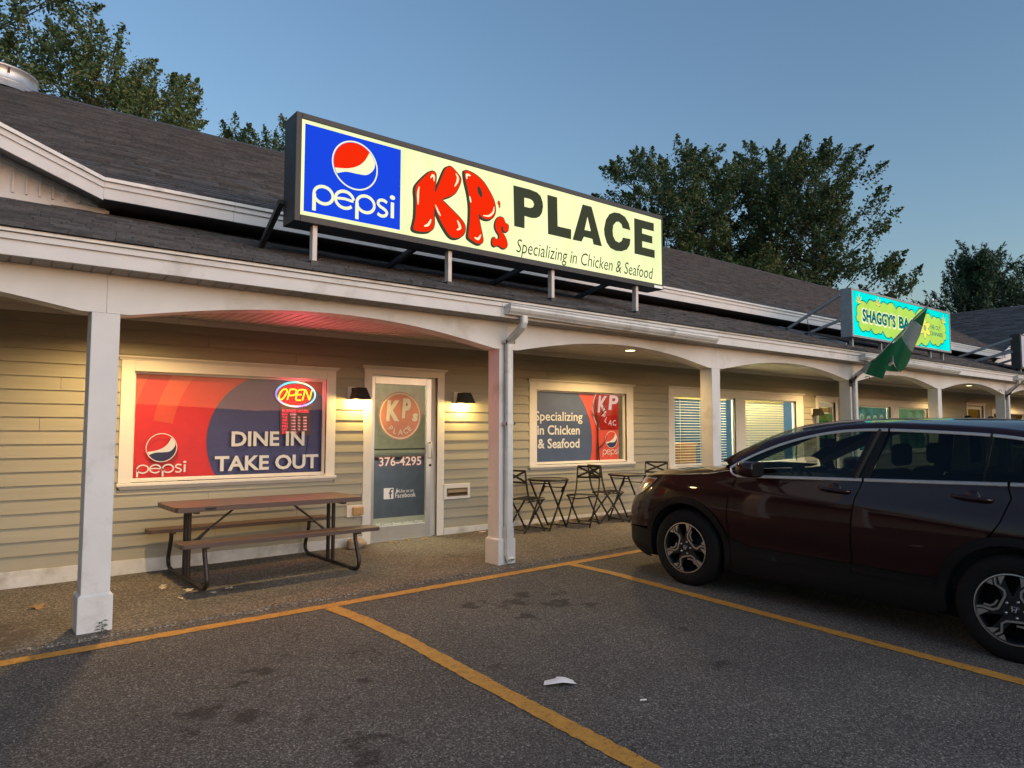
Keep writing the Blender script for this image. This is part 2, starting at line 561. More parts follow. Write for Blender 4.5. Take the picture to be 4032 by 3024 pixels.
mb = MB()
rg = random.Random(3)
xs = [-12 + 0.11 * i for i in range(460)]
fy = []
yv = 6.03
for x in xs:
    yv += rg.uniform(-0.02, 0.02) + (6.03 - yv) * 0.25
    fy.append(yv)
n = len(xs)
vs = [(x, f, G(x, f) + 0.002) for x, f in zip(xs, fy)] + [(x, f + 0.03, G(x, f) + 0.02) for x, f in zip(xs, fy)] + [(x, 8.6, G(x, 8.6) + 0.022) for x in xs]
mb.add(vs, [(r_ * n + i, r_ * n + i + 1, (r_ + 1) * n + i + 1, (r_ + 1) * n + i) for r_ in range(2) for i in range(n - 1)])
tag(mb.build('walkway', M['walk']), 'worn tan aggregate walkway under the porch', None, kind='structure')

def painted(pts, w, name='stall_line', lift=0.004, seed=1):
    """painted stripe along ground points with slightly uneven edges"""
    rg = random.Random(seed)
    dense = []
    for (x0, y0), (x1, y1) in zip(pts[:-1], pts[1:]):
        k = max(2, int(math.hypot(x1 - x0, y1 - y0) / 0.05))
        dense += [(x0 + (x1 - x0) * i / k, y0 + (y1 - y0) * i / k) for i in range(k)]
    dense.append(pts[-1])
    o = ribbon(dense, [w + rg.uniform(-0.012, 0.012) for _ in dense])
    m = len(dense)
    b = MB()
    b.add([(x, y, G(x, y) + lift) for x, y in o], [(i, i + 1, 2 * m - 2 - i, 2 * m - 1 - i) for i in range(m - 1)])
    return b.build(name, M['yellow'], lot)

painted([(-12, 5.84), (40, 5.84)], 0.115, 'edge_line', seed=2)
painted([(2.59, 5.78), (2.655, 5.3), (2.685, 4.67), (2.67, 3.6), (2.675, 2.3), (2.66, 0.6)], 0.125, seed=5)
painted([(5.40, 5.78), (5.46, 5.2), (5.44, 4.4), (5.42, 2.9), (5.41, 1.6), (5.41, 0.4)], 0.115, seed=6)
for xx in (-0.1, 8.15, 10.9, 13.65, 16.4, 19.15):
    painted([(xx, 5.78), (xx, 0.8)], 0.12, seed=int(xx * 10) + 50)
# ------------------------------------------------------------------ the shop building
BB = Vector((0, W, 0))
shop = thing('shop_building', BB, 'long single-storey shop building with sage clapboards, white porch posts and dark shingle roof', 'building')
def part(mb, name, m, parent=None, **k):
    """part of the building (or of a part that sits at the building origin)"""
    return mb.build(name, m, parent or shop, base=BB, **k)

# openings: trim outer x0,x1,z0,z1
OPEN = {'w1': (1.36, 3.76, 0.87, 2.24), 'd1': (4.15, 5.38, -0.2, 2.30), 'w2': (6.93, 9.27, 0.89, 2.25), 'w3': (10.22, 14.84, 0.74, 2.27),
        'd2': (15.38, 16.38, -0.2, 2.25), 'w4': (17.16, 21.56, 0.89, 2.25), 'd3': (24.2, 25.7, -0.2, 2.33), 'w5': (26.3, 29.6, 0.89, 2.2)}
X0, X1 = -3.6, 31.0
# wall backing, pierced by the openings
mb = MB()
cuts = sorted({X0, X1} | {v for o in OPEN.values() for v in (o[0] + 0.05, o[1] - 0.05)})
for a, b in zip(cuts[:-1], cuts[1:]):
    hit = [o for o in OPEN.values() if o[0] < (a + b) / 2 < o[1]]
    if hit:
        o = hit[0]
        if o[2] > 0:
            mb.box(a, b, 8.40, 8.50, -0.3, o[2] + 0.05)
        mb.box(a, b, 8.40, 8.50, o[3] - 0.05, 3.2)
    else:
        mb.box(a, b, 8.40, 8.50, -0.3, 3.2)
part(mb, 'wall', M['wallback'])

# clapboards, each a board of its own
rg = random.Random(11)
EXP = 0.1345
for r_ in range(19):
    zt = 2.703 - EXP * r_
    zb = max(zt - EXP, 0.145)
    if zt - zb < 0.02:
        continue
    spans, x = [], X0
    for o in sorted(OPEN.values()):
        if o[2] < zt - 0.02 and o[3] + 0.045 > zb + 0.02:
            spans.append((x, o[0] - 0.002)); x = o[1] + 0.002
    spans.append((x, X1))
    def board(x, e2, zb, zt):
        c = MB()
        c.add([(x, 8.366, zb), (e2, 8.366, zb), (e2, 8.384, zt + 0.012), (x, 8.384, zt + 0.012),
               (x, 8.399, zb), (e2, 8.399, zb), (e2, 8.399, zt + 0.012), (x, 8.399, zt + 0.012)],
              [(0, 1, 2, 3), (0, 4, 5, 1), (0, 3, 7, 4), (1, 5, 6, 2)])
        part(c, 'clapboard', M['siding'])
    for o in OPEN.values():          # boards trimmed over heads and under sills
        if zb + 0.02 < o[3] + 0.045 < zt - 0.004:
            board(o[0] - 0.001, o[1] + 0.001, o[3] + 0.046, zt)
        if zb + 0.004 < o[2] < zt - 0.02:
            board(o[0] - 0.001, o[1] + 0.001, zb, o[2] - 0.012)
    for a, b in spans:
        if b - a < 0.03:
            continue
        x = a
        first = rg.uniform(0.6, 3.4)
        while x < b - 1e-6:
            e = x + (first if x == a and b - a > 3.5 else 3.66)
            first = 3.66
            if e > b - 0.5:
                e = b
            e2 = e - 0.003 if e < b else e
            board(x, e2, zb, zt)
            x = e

# skirting and frieze
for a, b in ((X0, 4.15), (5.38, 15.38), (16.38, 24.2), (25.7, X1)):
    part(MB().box(a, b, 8.35, 8.40, G(a, W) - 0.05, 0.145), 'skirting_board', M['skirt'], bevel=0.004)
x = X0
for e in (1.9, 6.78, 11.7, 16.6, 21.5, 26.4, X1):
    part(MB().box(x, e - 0.003, 8.345, 8.40, 2.665, 2.76), 'frieze_board', M['trim'], bevel=0.003)
    x = e

# porch ceiling of narrow grooved strips
mb = MB()
x = X0
while x < X1:
    mb.box(x, x + 0.078, 6.42, 8.40, 2.722, 2.736)
    mb.box(x + 0.078, x + 0.098, 6.42, 8.40, 2.728, 2.74)
    x += 0.098
o = part(mb, 'porch_ceiling', M['ceil'])
o['kind'] = 'stuff'
part(MB().box(X0, X1, PB + 0.002, 6.42, 2.70, 2.90), 'ceiling_trim', M['trim'])

# posts with boxed bases
for i, px in enumerate(POSTX[:8]):
    g = G(px, P)
    c = MB().box(px, px + PW, P, PB, g + 0.29, TOP - 0.001)
    po = part(c, 'post', M['white'], bevel=0.004)
    c = MB().box(px - 0.02, px + PW + 0.02, P - 0.02, PB + 0.02, g - 0.05, g + 0.285)
    c.add([(px - 0.02, P - 0.02, g + 0.285), (px + PW + 0.02, P - 0.02, g + 0.285), (px + PW + 0.02, PB + 0.02, g + 0.285), (px - 0.02, PB + 0.02, g + 0.285),
           (px - 0.001, P - 0.001, g + 0.303), (px + PW + 0.001, P - 0.001, g + 0.303), (px + PW + 0.001, PB + 0.001, g + 0.303), (px - 0.001, PB + 0.001, g + 0.303)],
          [(0, 1, 5, 4), (1, 2, 6, 5), (2, 3, 7, 6), (3, 0, 4, 7)])
    part(c, 'post_base', M['white'], po, bevel=0.004)

# arched beams, one per bay, butted over the middle of each post
for a, b in zip(POSTX[:-1], POSTX[1:]):
    xa, xb = a + PW / 2 + 0.0012, b + PW / 2 - 0.0012
    s0, s1 = a + PW + 0.07, b - 0.07
    pts = [(xa, 2.71), (xa, TOP)]
    for k in range(33):
        t = k / 32
        pts.append((s0 + (s1 - s0) * t, TOP + 0.19 * (4 * t * (1 - t)) ** 1.08))
    pts += [(xb, TOP), (xb, 2.71)]
    c = MB()
    n = len(pts)
    c.poly([pts], lambda u, v: (u, P, v), thick=(0, PB - P, 0))
    part(c, 'arched_beam', M['beam'])

# fascia: board, crown board, metal drip edge, in lengths
x = X0
for e in (4.55, 9.4, 14.25, 19.1, 23.95, X1):
    f = part(MB().box(x, e - 0.002, 5.965, 5.995, 2.712, 2.83), 'fascia_board', M['white'], bevel=0.002)
    part(MB().box(x, e - 0.002, 5.945, 5.99, 2.822, 2.868), 'crown_board', M['white'], f, bevel=0.003)
    part(MB().box(x, e - 0.001, 5.925, 5.985, 2.872, 2.898), 'drip_edge', M['gutter'], f, bevel=0.002)
    x = e
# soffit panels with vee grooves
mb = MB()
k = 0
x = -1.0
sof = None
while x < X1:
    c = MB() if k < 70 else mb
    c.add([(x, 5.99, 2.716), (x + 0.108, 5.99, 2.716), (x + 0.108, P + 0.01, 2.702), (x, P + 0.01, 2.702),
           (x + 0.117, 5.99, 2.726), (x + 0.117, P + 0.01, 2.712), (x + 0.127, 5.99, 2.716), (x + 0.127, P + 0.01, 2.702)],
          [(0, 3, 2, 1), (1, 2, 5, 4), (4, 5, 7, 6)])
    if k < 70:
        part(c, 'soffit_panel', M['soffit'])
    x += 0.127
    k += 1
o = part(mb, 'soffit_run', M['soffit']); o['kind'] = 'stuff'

# ------------------------------------------------------------------ roofs
def tabs(u0, u1, n, exp_, fn, seed, clip=None):
    """shingle tabs on a slope: u along the eave, w up the slope -> list of vertex sets"""
    rg = random.Random(seed)
    out = []
    for r_ in range(n):
        w0 = r_ * exp_
        u = u0 - rg.random() * 0.3
        while u < u1:
            l = rg.choice((0.14, 0.2, 0.26, 0.33, 0.42)) + rg.uniform(-0.02, 0.02)
            a, b = u, u + l - 0.004
            if clip is None or clip(u + l / 2, w0 + exp_ / 2):
                h = rg.uniform(0.014, 0.026)
                w2 = w0 + exp_ * 1.06
                d = rg.choice((0, 0, 0.006))
                out.append([fn(a, w0 - d, 0), fn(b, w0 - d, 0), fn(a, w0 - d, h), fn(b, w0 - d, h), fn(a, w2, 0.001), fn(b, w2, 0.001)])
            u += l
    return out
TF = [(0, 1, 3, 2), (2, 3, 5, 4), (0, 2, 4), (1, 5, 3)]
PS = 0.345
pl = math.hypot(1, PS)
def porch_fn(u, w, h):
    return (u, 5.90 + w / pl - h * PS / pl, 2.902 + w * PS / pl + h / pl)
proof = part(MB().add([(X0, 5.905, 2.899), (X1, 5.905, 2.899), (X1, 8.5, 2.899 + 2.595 * PS), (X0, 8.5, 2.899 + 2.595 * PS)], [(0, 1, 2, 3)]), 'porch_roof', M['shingles'])
T = tabs(X0, X1, 19, 0.14, porch_fn, 5)
def near(t):
    c = t[4]
    return (c[0] - 1.2) ** 2 * 0.35 + (c[1] - 5.9) ** 2
vis = [t for t in T if t[0][0] > -0.1]
vis.sort(key=lambda t: (t[0][0] * 0.75) ** 2 + (t[0][1] * 1.0) ** 2)
sel = vis[:290]
ids = {id(t) for t in sel}
for t in sel:
    part(MB().add(t, TF), 'shingle', M['shingle'], proof)
mb = MB()
for t in T:
    if id(t) not in ids:
        mb.add(t, TF)
o = part(mb, 'shingle_field', M['shingles'], proof); o['kind'] = 'stuff'

# main roof, ridge far behind
EY, EZ, RY = 7.80, 3.97, 14.7
MS = 0.5
ml = math.hypot(1, MS)
GL, GR = 1.06, 25.8            # ends of the straight eave between the two gables
def main_fn(u, w, h):
    return (u, EY + w / ml - h * MS / ml, EZ + w * MS / ml + h / ml)
RZ = EZ + (RY - EY) * MS
mroof = part(MB().add([(GL, EY + 0.01, EZ - 0.004), (GR, EY + 0.01, EZ - 0.004), (34, EY + 0.76 * (34 - GR), EZ + 0.38 * (34 - GR)), (34, RY, RZ - 0.01), (-8, RY, RZ - 0.01), (-8, EY + 0.76 * (GL + 8), EZ + 0.38 * (GL + 8)), (-8, RY + 5, RZ - 2.5), (34, RY + 5, RZ - 2.5)],
                      [(0, 1, 2, 3, 4, 5), (4, 3, 7, 6)]), 'main_roof', M['shingles'])
def mclip(u, w):
    z = EZ + w * MS / ml
    if u < GL: return z > EZ + 0.38 * (GL - u) + 0.03
    if u > GR: return z > EZ + 0.38 * (u - GR) - 0.15
    return True
mb = MB()
for t in tabs(-7, 34, 54, 0.142, main_fn, 9, mclip):
    mb.add(t, TF)
mb.add([(-8, RY - 0.12, RZ - 0.045), (34, RY - 0.12, RZ - 0.045), (34, RY, RZ + 0.03), (-8, RY, RZ + 0.03), (34, RY + 0.12, RZ - 0.04), (-8, RY + 0.12, RZ - 0.04)],
       [(0, 1, 2, 3), (3, 2, 4, 5)])
o = part(mb, 'shingle_field', M['shingles'], mroof); o['kind'] = 'stuff'

# right-hand cross gable: slope that faces the viewer
gs = 0.38
gl = math.hypot(1, gs)
def wing_fn(u, w, h):     # u along -y, w up towards +x
    return (GR + w / gl - h * gs / gl, 20 - u, EZ + w * gs / gl + h / gl)
wing = part(MB().add([(GR, 7.8, EZ - 0.01), (32, 7.8, EZ + 6.2 * gs - 0.01), (32, 18, EZ + 6.2 * gs - 0.01), (GR, 18, EZ - 0.01), (38.2, 7.8, EZ - 0.01), (38.2, 18, EZ - 0.01)],
                     [(0, 1, 2, 3), (1, 4, 5, 2)]), 'wing_roof', M['shingles'])
def wclip(u, w):
    y = 20 - u
    return 7.75 < y < 7.8 + (w * gs / gl) / MS + 0.15
mb = MB()
for t in tabs(2, 12.2, 46, 0.142, wing_fn, 21, wclip):
    mb.add(t, TF)
o = part(mb, 'shingle_field', M['shingles'], wing); o['kind'] = 'stuff'
mb = MB()
for s in (0, 1):
    x_, z_ = (GR - 0.05, EZ) if s == 0 else (38.2, EZ)
    mb.bar((x_, 7.78, z_ - 0.09), (32, 7.78, EZ + 6.2 * gs - 0.09), 0.03, 0.2)
part(mb, 'rake_board', M['white'], wing)
part(MB().add([(26.2, 8.2, 3.7), (37.8, 8.2, 3.7), (32, 8.2, 6.1)], [(0, 1, 2)]), 'gable_wall', M['white'], wing)

# main eave fascia between the gables, kink and rake of the left gable
def eave(xa, za, xb, zb):
    d = Vector((xb - xa, 0, zb - za)).normalized()
    nrm = Vector((-d.z, 0, d.x))
    def strip(o0, o1, y0, y1, name, m, par=None, bev=0.003):
        c = MB()
        A, B = Vector((xa, 0, za)), Vector((xb, 0, zb))
        # mitre at the kink: vertical cut
        k = 1 / max(0.2, d.x)
        pts = [(A.x, A.z + o0 * k), (B.x, B.z + o0 * k), (B.x, B.z + o1 * k), (A.x, A.z + o1 * k)]
        c.poly([pts], lambda u, v: (u, y0, v), thick=(0, y1 - y0, 0))
        return part(c, name, m, par, bevel=bev)
    f = strip(-0.205, -0.085, EY + 0.03, EY + 0.06, 'eave_board', M['white'])
    strip(-0.092, -0.04, EY + 0.012, EY + 0.055, 'crown_board', M['white'], f)
    strip(-0.036, -0.002, EY - 0.012, EY + 0.05, 'drip_edge', M['gutter'], f)
    return f
x = GL
for e in (2.3, 7.2, 12.1, 17.0, 21.9, GR):
    eave(x, EZ, e - 0.003, EZ)
    x = e
eave(-6.0, EZ + 0.38 * (GL + 6.0), GL - 0.002, EZ)
# soffit under the rake, battened gable wall, dark recess under the main eave
c = MB()
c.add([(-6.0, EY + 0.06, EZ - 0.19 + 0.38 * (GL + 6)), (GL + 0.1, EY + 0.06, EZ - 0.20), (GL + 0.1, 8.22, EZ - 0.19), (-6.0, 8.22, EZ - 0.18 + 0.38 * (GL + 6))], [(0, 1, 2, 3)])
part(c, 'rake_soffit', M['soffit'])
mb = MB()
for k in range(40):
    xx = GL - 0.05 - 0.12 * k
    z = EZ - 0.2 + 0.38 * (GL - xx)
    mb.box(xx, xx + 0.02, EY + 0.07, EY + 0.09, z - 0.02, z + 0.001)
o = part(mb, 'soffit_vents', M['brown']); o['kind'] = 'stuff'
c = MB()
c.add([(-6, 8.2, 3.70), (1.12, 8.2, 3.70), (1.12, 8.2, 3.79), (-6, 8.2, 3.79 + 0.38 * 7.12)], [(0, 1, 2, 3)])
c.box(1.095, 1.12, 8.2, 8.5, 3.6, 3.82)
gw = part(c, 'gable_wall', M['white'])
for k in range(22):
    xx = 0.985 - 0.108 * k
    part(MB().box(xx, xx + 0.02, 8.172, 8.201, 3.77, 3.785 + 0.38 * (1.1 - xx)), 'batten', M['white'], gw)
part(MB().box(-6, 1.125, 8.175, 8.201, 3.69, 3.762), 'base_board', M['white'], gw)
c = MB()
for k in range(13):
    xx = GL + 0.1 - 0.5 * k
    c.bar((xx, 8.192, EZ - 0.215 + 0.38 * (GL + 0.02 - xx)), (xx - 0.5, 8.192, EZ - 0.215 + 0.38 * (GL + 0.52 - xx)), 0.016, 0.035)
part(c, 'frieze_strip', M['white'], gw)
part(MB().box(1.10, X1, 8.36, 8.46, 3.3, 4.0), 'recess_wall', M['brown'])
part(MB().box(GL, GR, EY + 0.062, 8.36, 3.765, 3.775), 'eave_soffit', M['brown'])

# plain continuation of the building past the left frame edge
part(MB().box(-17, X0 - 0.002, 8.38, 8.5, -0.4, 3.2), 'wall', M['siding'])
part(MB().add([(-17, 5.905, 2.9), (X0, 5.905, 2.9), (X0, 8.5, 3.79), (-17, 8.5, 3.79)], [(0, 1, 2, 3)]), 'porch_roof', M['shingles'])
part(MB().box(-17, X0, 5.965, 5.995, 2.712, 2.9), 'fascia_board', M['white'])
part(MB().box(-17, X0, P, PB, 2.45, 2.71), 'arched_beam', M['beam'])
# ------------------------------------------------------------------ windows and doors
YP, YV = 8.428, 8.448                     # pane and vinyl planes
def fv(d=0.0):
    return lambda u, v: (u, YV + 0.004 - d, v)

def window(key, panes, sash=0.022, case=0.115, zb=None, zt=None, sill=True, gm='pane'):
    x0, x1, z0, z1 = OPEN[key]
    gz0 = z0 + 0.11 if zb is None else zb
    gz1 = z1 - case if zt is None else zt
    c = MB()
    c.box(x0, panes[0][0], W, 8.40, gz0 - 0.02, z1)
    c.box(panes[-1][1], x1, W, 8.40, gz0 - 0.02, z1)
    c.box(panes[0][0], panes[-1][1], W, 8.40, gz1, z1)
    for (a, b), (a2, b2) in zip(panes[:-1], panes[1:]):
        c.box(b, a2, W + 0.002, 8.40, gz0, gz1)
    w = part(c, 'window', M['trim'], bevel=0.003)
    # jambs
    c = MB()
    for a, b in panes:
        c.box(a - 0.012, a, W + 0.006, 8.47, gz0, gz1); c.box(b, b + 0.012, W + 0.006, 8.47, gz0, gz1)
        c.box(a, b, W + 0.006, 8.47, gz1, gz1 + 0.012); c.box(a, b, W + 0.006, 8.47, gz0 - 0.012, gz0)
    part(c, 'jamb', M['trim'], w)
    for a, b in panes:
        c = MB()
        for q in ((a, a + sash, gz0, gz1), (b - sash, b, gz0, gz1), (a + sash, b - sash, gz0, gz0 + sash), (a + sash, b - sash, gz1 - sash, gz1)):
            c.box(q[0], q[1], 8.418, 8.45, q[2], q[3])
        part(c, 'sash', M['trim'], w, bevel=0.002)
        part(MB().add([(a + 0.01, YP, gz0 + 0.01), (b - 0.01, YP, gz0 + 0.01), (b - 0.01, YP, gz1 - 0.01), (a + 0.01, YP, gz1 - 0.01)], [(0, 1, 2, 3)]), 'pane', M[gm], w)
    if sill:
        c = MB().box(x0 - 0.015, x1 + 0.015, W - 0.03, 8.40, z0 + 0.035, gz0 - 0.022)
        part(c, 'sill', M['trim'], w, bevel=0.006)
        c = MB()
        c.add([(x0 - 0.01, W - 0.024, z0 + 0.034), (x1 + 0.01, W - 0.024, z0 + 0.034), (x1 - 0.03, W + 0.005, z0), (x0 + 0.03, W + 0.005, z0),
               (x0 - 0.01, 8.40, z0 + 0.034), (x1 + 0.01, 8.40, z0 + 0.034), (x1 - 0.03, 8.40, z0), (x0 + 0.03, 8.40, z0)],
              [(0, 1, 2, 3), (3, 2, 6, 7), (0, 3, 7, 4), (1, 5, 6, 2)])
        part(c, 'apron', M['trim'], w)
    cap(x0, x1, z1, w)
    return w, gz0, gz1

def cap(x0, x1, z1, par):
    c = MB()
    pr = [(W - 0.004, z1 + 0.001), (W - 0.008, z1 + 0.012), (W - 0.03, z1 + 0.028), (W - 0.034, z1 + 0.042), (8.40, z1 + 0.05), (8.40, z1 + 0.001)]
    n = len(pr)
    vs = [(x0 - 0.02 * (q[0] < W) - (W - q[0]) * 0.6, *q) for q in pr] + [(x1 + 0.02 * (q[0] < W) + (W - q[0]) * 0.6, *q) for q in pr]
    c.add(vs, [(i, i + n, (i + 1) % n + n, (i + 1) % n) for i in range(n)] + [tuple(range(n)), tuple(range(n, 2 * n))[::-1]])
    part(c, 'head_cap', M['trim'], par)

# -- pepsi lettering and globe drawn from strokes (u right, v up, unit = x height)
def globe(pw, pr_, pb, cx, cz, r, fn, layer, lw=0.055):
    """ring, red top, white wave and blue bottom on three builders"""
    d = lambda k: (lambda u, v: fn(cx + u * r, cz + v * r, k))
    pw.poly([circ(0, 0, 1, n=56), circ(0, 0, 1 - lw, n=56)], d(layer + 1))
    ri = 1 - lw
    rot = R(-30)
    def ro(p):
        return (p[0] * math.cos(-rot) - p[1] * math.sin(-rot), p[0] * math.sin(-rot) + p[1] * math.cos(-rot))
    A = [(0.98 * math.cos(t), 0.98 * math.sin(t)) for t in np.linspace(R(48), R(198), 30)]
    lower_red = smooth2([A[-1], (-0.35, -0.2), (0.1, 0.0), (0.42, 0.3), A[0]], False, 6)
    red = [(p[0] * ri, p[1] * ri) for p in A] + [(p[0] * ri, p[1] * ri) for p in lower_red[1:-1]]
    if pr_: pr_.poly([red], d(layer + 2))
    wv = smooth2([A[-1], (-0.35, -0.2), (0.1, 0.0), (0.42, 0.3), A[0]], False, 6)
    e = [(0.98 * math.cos(t), 0.98 * math.sin(t)) for t in np.linspace(R(48), R(18), 8)]
    low = smooth2([e[-1], (0.86, 0.02), (0.55, -0.28), (0.1, -0.34), (-0.4, -0.36), (0.98 * math.cos(R(212)), 0.98 * math.sin(R(212)))], False, 6)
    back = [(0.98 * math.cos(t), 0.98 * math.sin(t)) for t in np.linspace(R(212), R(198), 4)][1:-1]
    white = [(p[0] * ri, p[1] * ri) for p in wv + e[1:] + low[1:] + back]
    pw.poly([white], d(layer + 2))
    if pb:
        bl = [(0.98 * math.cos(t), 0.98 * math.sin(t)) for t in np.linspace(R(212), R(378), 34)]
        pb.poly([[(p[0] * ri, p[1] * ri) for p in bl + low[1:-1]]], d(layer + 2))

def pepsi_word(mb, u0, u1, vb, h, fn, w=0.17):
    """lower case word, vb = baseline, h = x-height, fitted between u0 and u1"""
    L = 5.75
    k = (u1 - u0) / (L * 1.0)
    q = lambda x, y: fn(u0 + x * k, vb + y * h)
    def arc(cx, a0, a1, rx=0.62, ry=0.5, cy=0.5, n=22, wd=w):
        p = [(cx + (rx) * math.cos(R(a0 + (a1 - a0) * i / n)), cy + ry * math.sin(R(a0 + (a1 - a0) * i / n))) for i in range(n + 1)]
        stroke(mb, p, wd, q)
    def letter_p(x):
        arc(x + 0.62, 0, 360)
        stroke(mb, [(x + 0.02, 0.5), (x + 0.02, -0.5)], w * 1.25, q)
    letter_p(0.1)
    arc(2.12, 8, 320)
    stroke(mb, [(1.52, 0.5), (2.1, 0.56), (2.72, 0.5)], w * 0.85, q)
    letter_p(2.95)
    s = smooth2([(5.1, 0.88), (4.85, 0.98), (4.55, 0.93), (4.45, 0.72), (4.62, 0.56), (4.92, 0.44), (5.1, 0.26), (4.98, 0.06), (4.7, 0.0), (4.42, 0.1)], False, 5)
    stroke(mb, s, w, q)
    stroke(mb, [(5.5, 0.98), (5.5, 0.0)], w * 1.3, q)
    mb.poly([circ(5.5, 1.28, 0.15 * 1.3, 0.14, n=16)], q)

# -- window one: dine in, take out
w1, a0, a1 = window('w1', [(1.487, 3.640)], zb=0.962, zt=2.125)
gx0, gx1 = 1.46, 3.665
part(MB().add([(gx0, 8.505, 0.955), (gx1, 8.505, 0.955), (gx1, 8.505, 2.16), (gx0, 8.505, 2.16)], [(0, 1, 2, 3)]), 'red_film', M['vred'], w1)
lay = lambda k: (lambda u, v: (u, YV + 0.006 - 0.0028 * k, v))
def clipc(cx, cz, r, x0, x1, z0, z1, n=120):
    """circle clipped to the pane"""
    return [(max(x0, min(x1, cx + r * math.cos(2 * math.pi * i / n))), max(z0, min(z1, cz + r * math.sin(2 * math.pi * i / n)))) for i in range(n)]
def uniq(pts):
    o = [pts[0]]
    for p in pts[1:]:
        if math.hypot(p[0] - o[-1][0], p[1] - o[-1][1]) > 1e-4: o.append(p)
    return o
lay0 = lambda k: (lambda u, v: (u, 8.505 - 0.0028 * k, v))
c = MB()
for r0, r1 in ((1.42, 1.62), (1.82, 2.05)):
    ring = [(3.30 + r0 * math.cos(R(t)), 1.32 + r0 * math.sin(R(t))) for t in range(118, 172, 2)] + [(3.30 + r1 * math.cos(R(t)), 1.32 + r1 * math.sin(R(t))) for t in range(170, 116, -2)]
    ring = uniq([(max(gx0, min(gx1, p[0])), max(0.957, min(2.158, p[1]))) for p in ring])
    c.poly([ring], lay0(1))
part(c, 'orange_arcs', M['vred2'], w1)
blue = uniq(clipc(3.058, 1.377, 0.795, gx0, gx1, 0.957, 2.158, 160))
blue = [p for p in blue]
part(MB().poly([blue], lay0(2)), 'blue_disc', M['vblue'], w1)
c = MB()
text(c, 'DINE IN', (2.524, 3.396, 1.31, 1.483), lay(4), 0.028)
text(c, 'TAKE OUT', (2.345, 3.578, 1.027, 1.203), lay(4), 0.028)
part(c, 'lettering', M['vwhite'], w1)
cw, cb = MB(), MB()
gl3 = lambda u, v, k: (u, YV + 0.006 - 0.0028 * k, v)
globe(cw, None, cb, 1.788, 1.306, 0.157, gl3, 1)
pepsi_word(cw, 1.545, 2.05, 1.036, 0.085, lay(3), 0.17)
part(cw, 'drink_logo', M['vwhite'], w1)
part(cb, 'logo_blue', M['vdark'], w1)

# -- window two: specializing in chicken & seafood
w2, a0, a1 = window('w2', [(7.075, 9.10)], zb=0.985, zt=2.13)
gx0, gx1 = 7.085, 8.99
part(MB().add([(gx0, YV + 0.006, 0.99), (gx1, YV + 0.006, 0.99), (gx1, YV + 0.006, 2.12), (gx0, YV + 0.006, 2.12)], [(0, 1, 2, 3)]), 'red_film', M['vred2'], w2)
bl = uniq([(max(gx0, min(gx1, p[0])), max(0.99, min(2.12, p[1]))) for p in circ(7.22, 1.32, 1.13, n=160)])
part(MB().poly([bl], lay(2)), 'blue_disc', M['vblue2'], w2)
c = MB()
text(c, 'Specializing', (7.10, 8.125, 1.605, 1.80), lay(4), 0.011)
text(c, 'in Chicken', (7.15, 8.062, 1.43, 1.583), lay(4), 0.02)
text(c, '& Seafood', (7.16, 8.055, 1.215, 1.37), lay(4), 0.02)
part(c, 'lettering', M['vwhite'], w2)
cw, cb = MB(), MB()
globe(cw, None, cb, 8.81, 1.345, 0.145, gl3, 1)
pepsi_word(cw, 8.59, 8.985, 1.10, 0.075, lay(3), 0.15)
part(cw, 'drink_logo', M['vwhite'], w2)
part(cb, 'logo_blue', M['vdark'], w2)
M['glowred'] = emis('lit_poster_red', (0.85, 0.045, 0.025), 0.55, 0.25, 3)
M['glowcream'] = emis('lit_poster_cream', (1.0, 0.62, 0.5), 0.75)
c = MB()
disc = uniq([(min(8.985, p[0]), min(2.115, max(1.515, p[1]))) for p in circ(8.80, 1.86, 0.43, n=60)])
c.poly([disc], lay(5))
part(c, 'red_poster', M['glowred'], w2)
c = MB()
ring = [(8.80 + 0.44 * math.cos(R(t)), 1.86 + 0.44 * math.sin(R(t))) for t in range(146, 232, 4)]
stroke(c, ring, 0.02, lay(6))
text(c, 'K', (8.47, 8.70, 1.80, 2.085), lay(6), 0.03, 0.15)
text(c, 'P', (8.73, 8.975, 1.85, 2.10), lay(6), 0.03, 0.1)
for i, ch in enumerate('PLAC'):
    t = R(-148 + 22 * i)
    V, F = text_mesh(ch, 0.012)
    cx, cz = 8.83 + 0.30 * math.cos(t), 1.88 + 0.30 * math.sin(t)
    rt = t + math.pi / 2
    c.add([lay(6)(min(8.985, cx + (p[0] - 0.3) * 0.13 * math.cos(rt) - p[1] * 0.13 * math.sin(rt)), cz + (p[0] - 0.3) * 0.13 * math.sin(rt) + p[1] * 0.13 * math.cos(rt)) for p in V], F)
part(c, 'poster_lettering', M['glowcream'], w2)

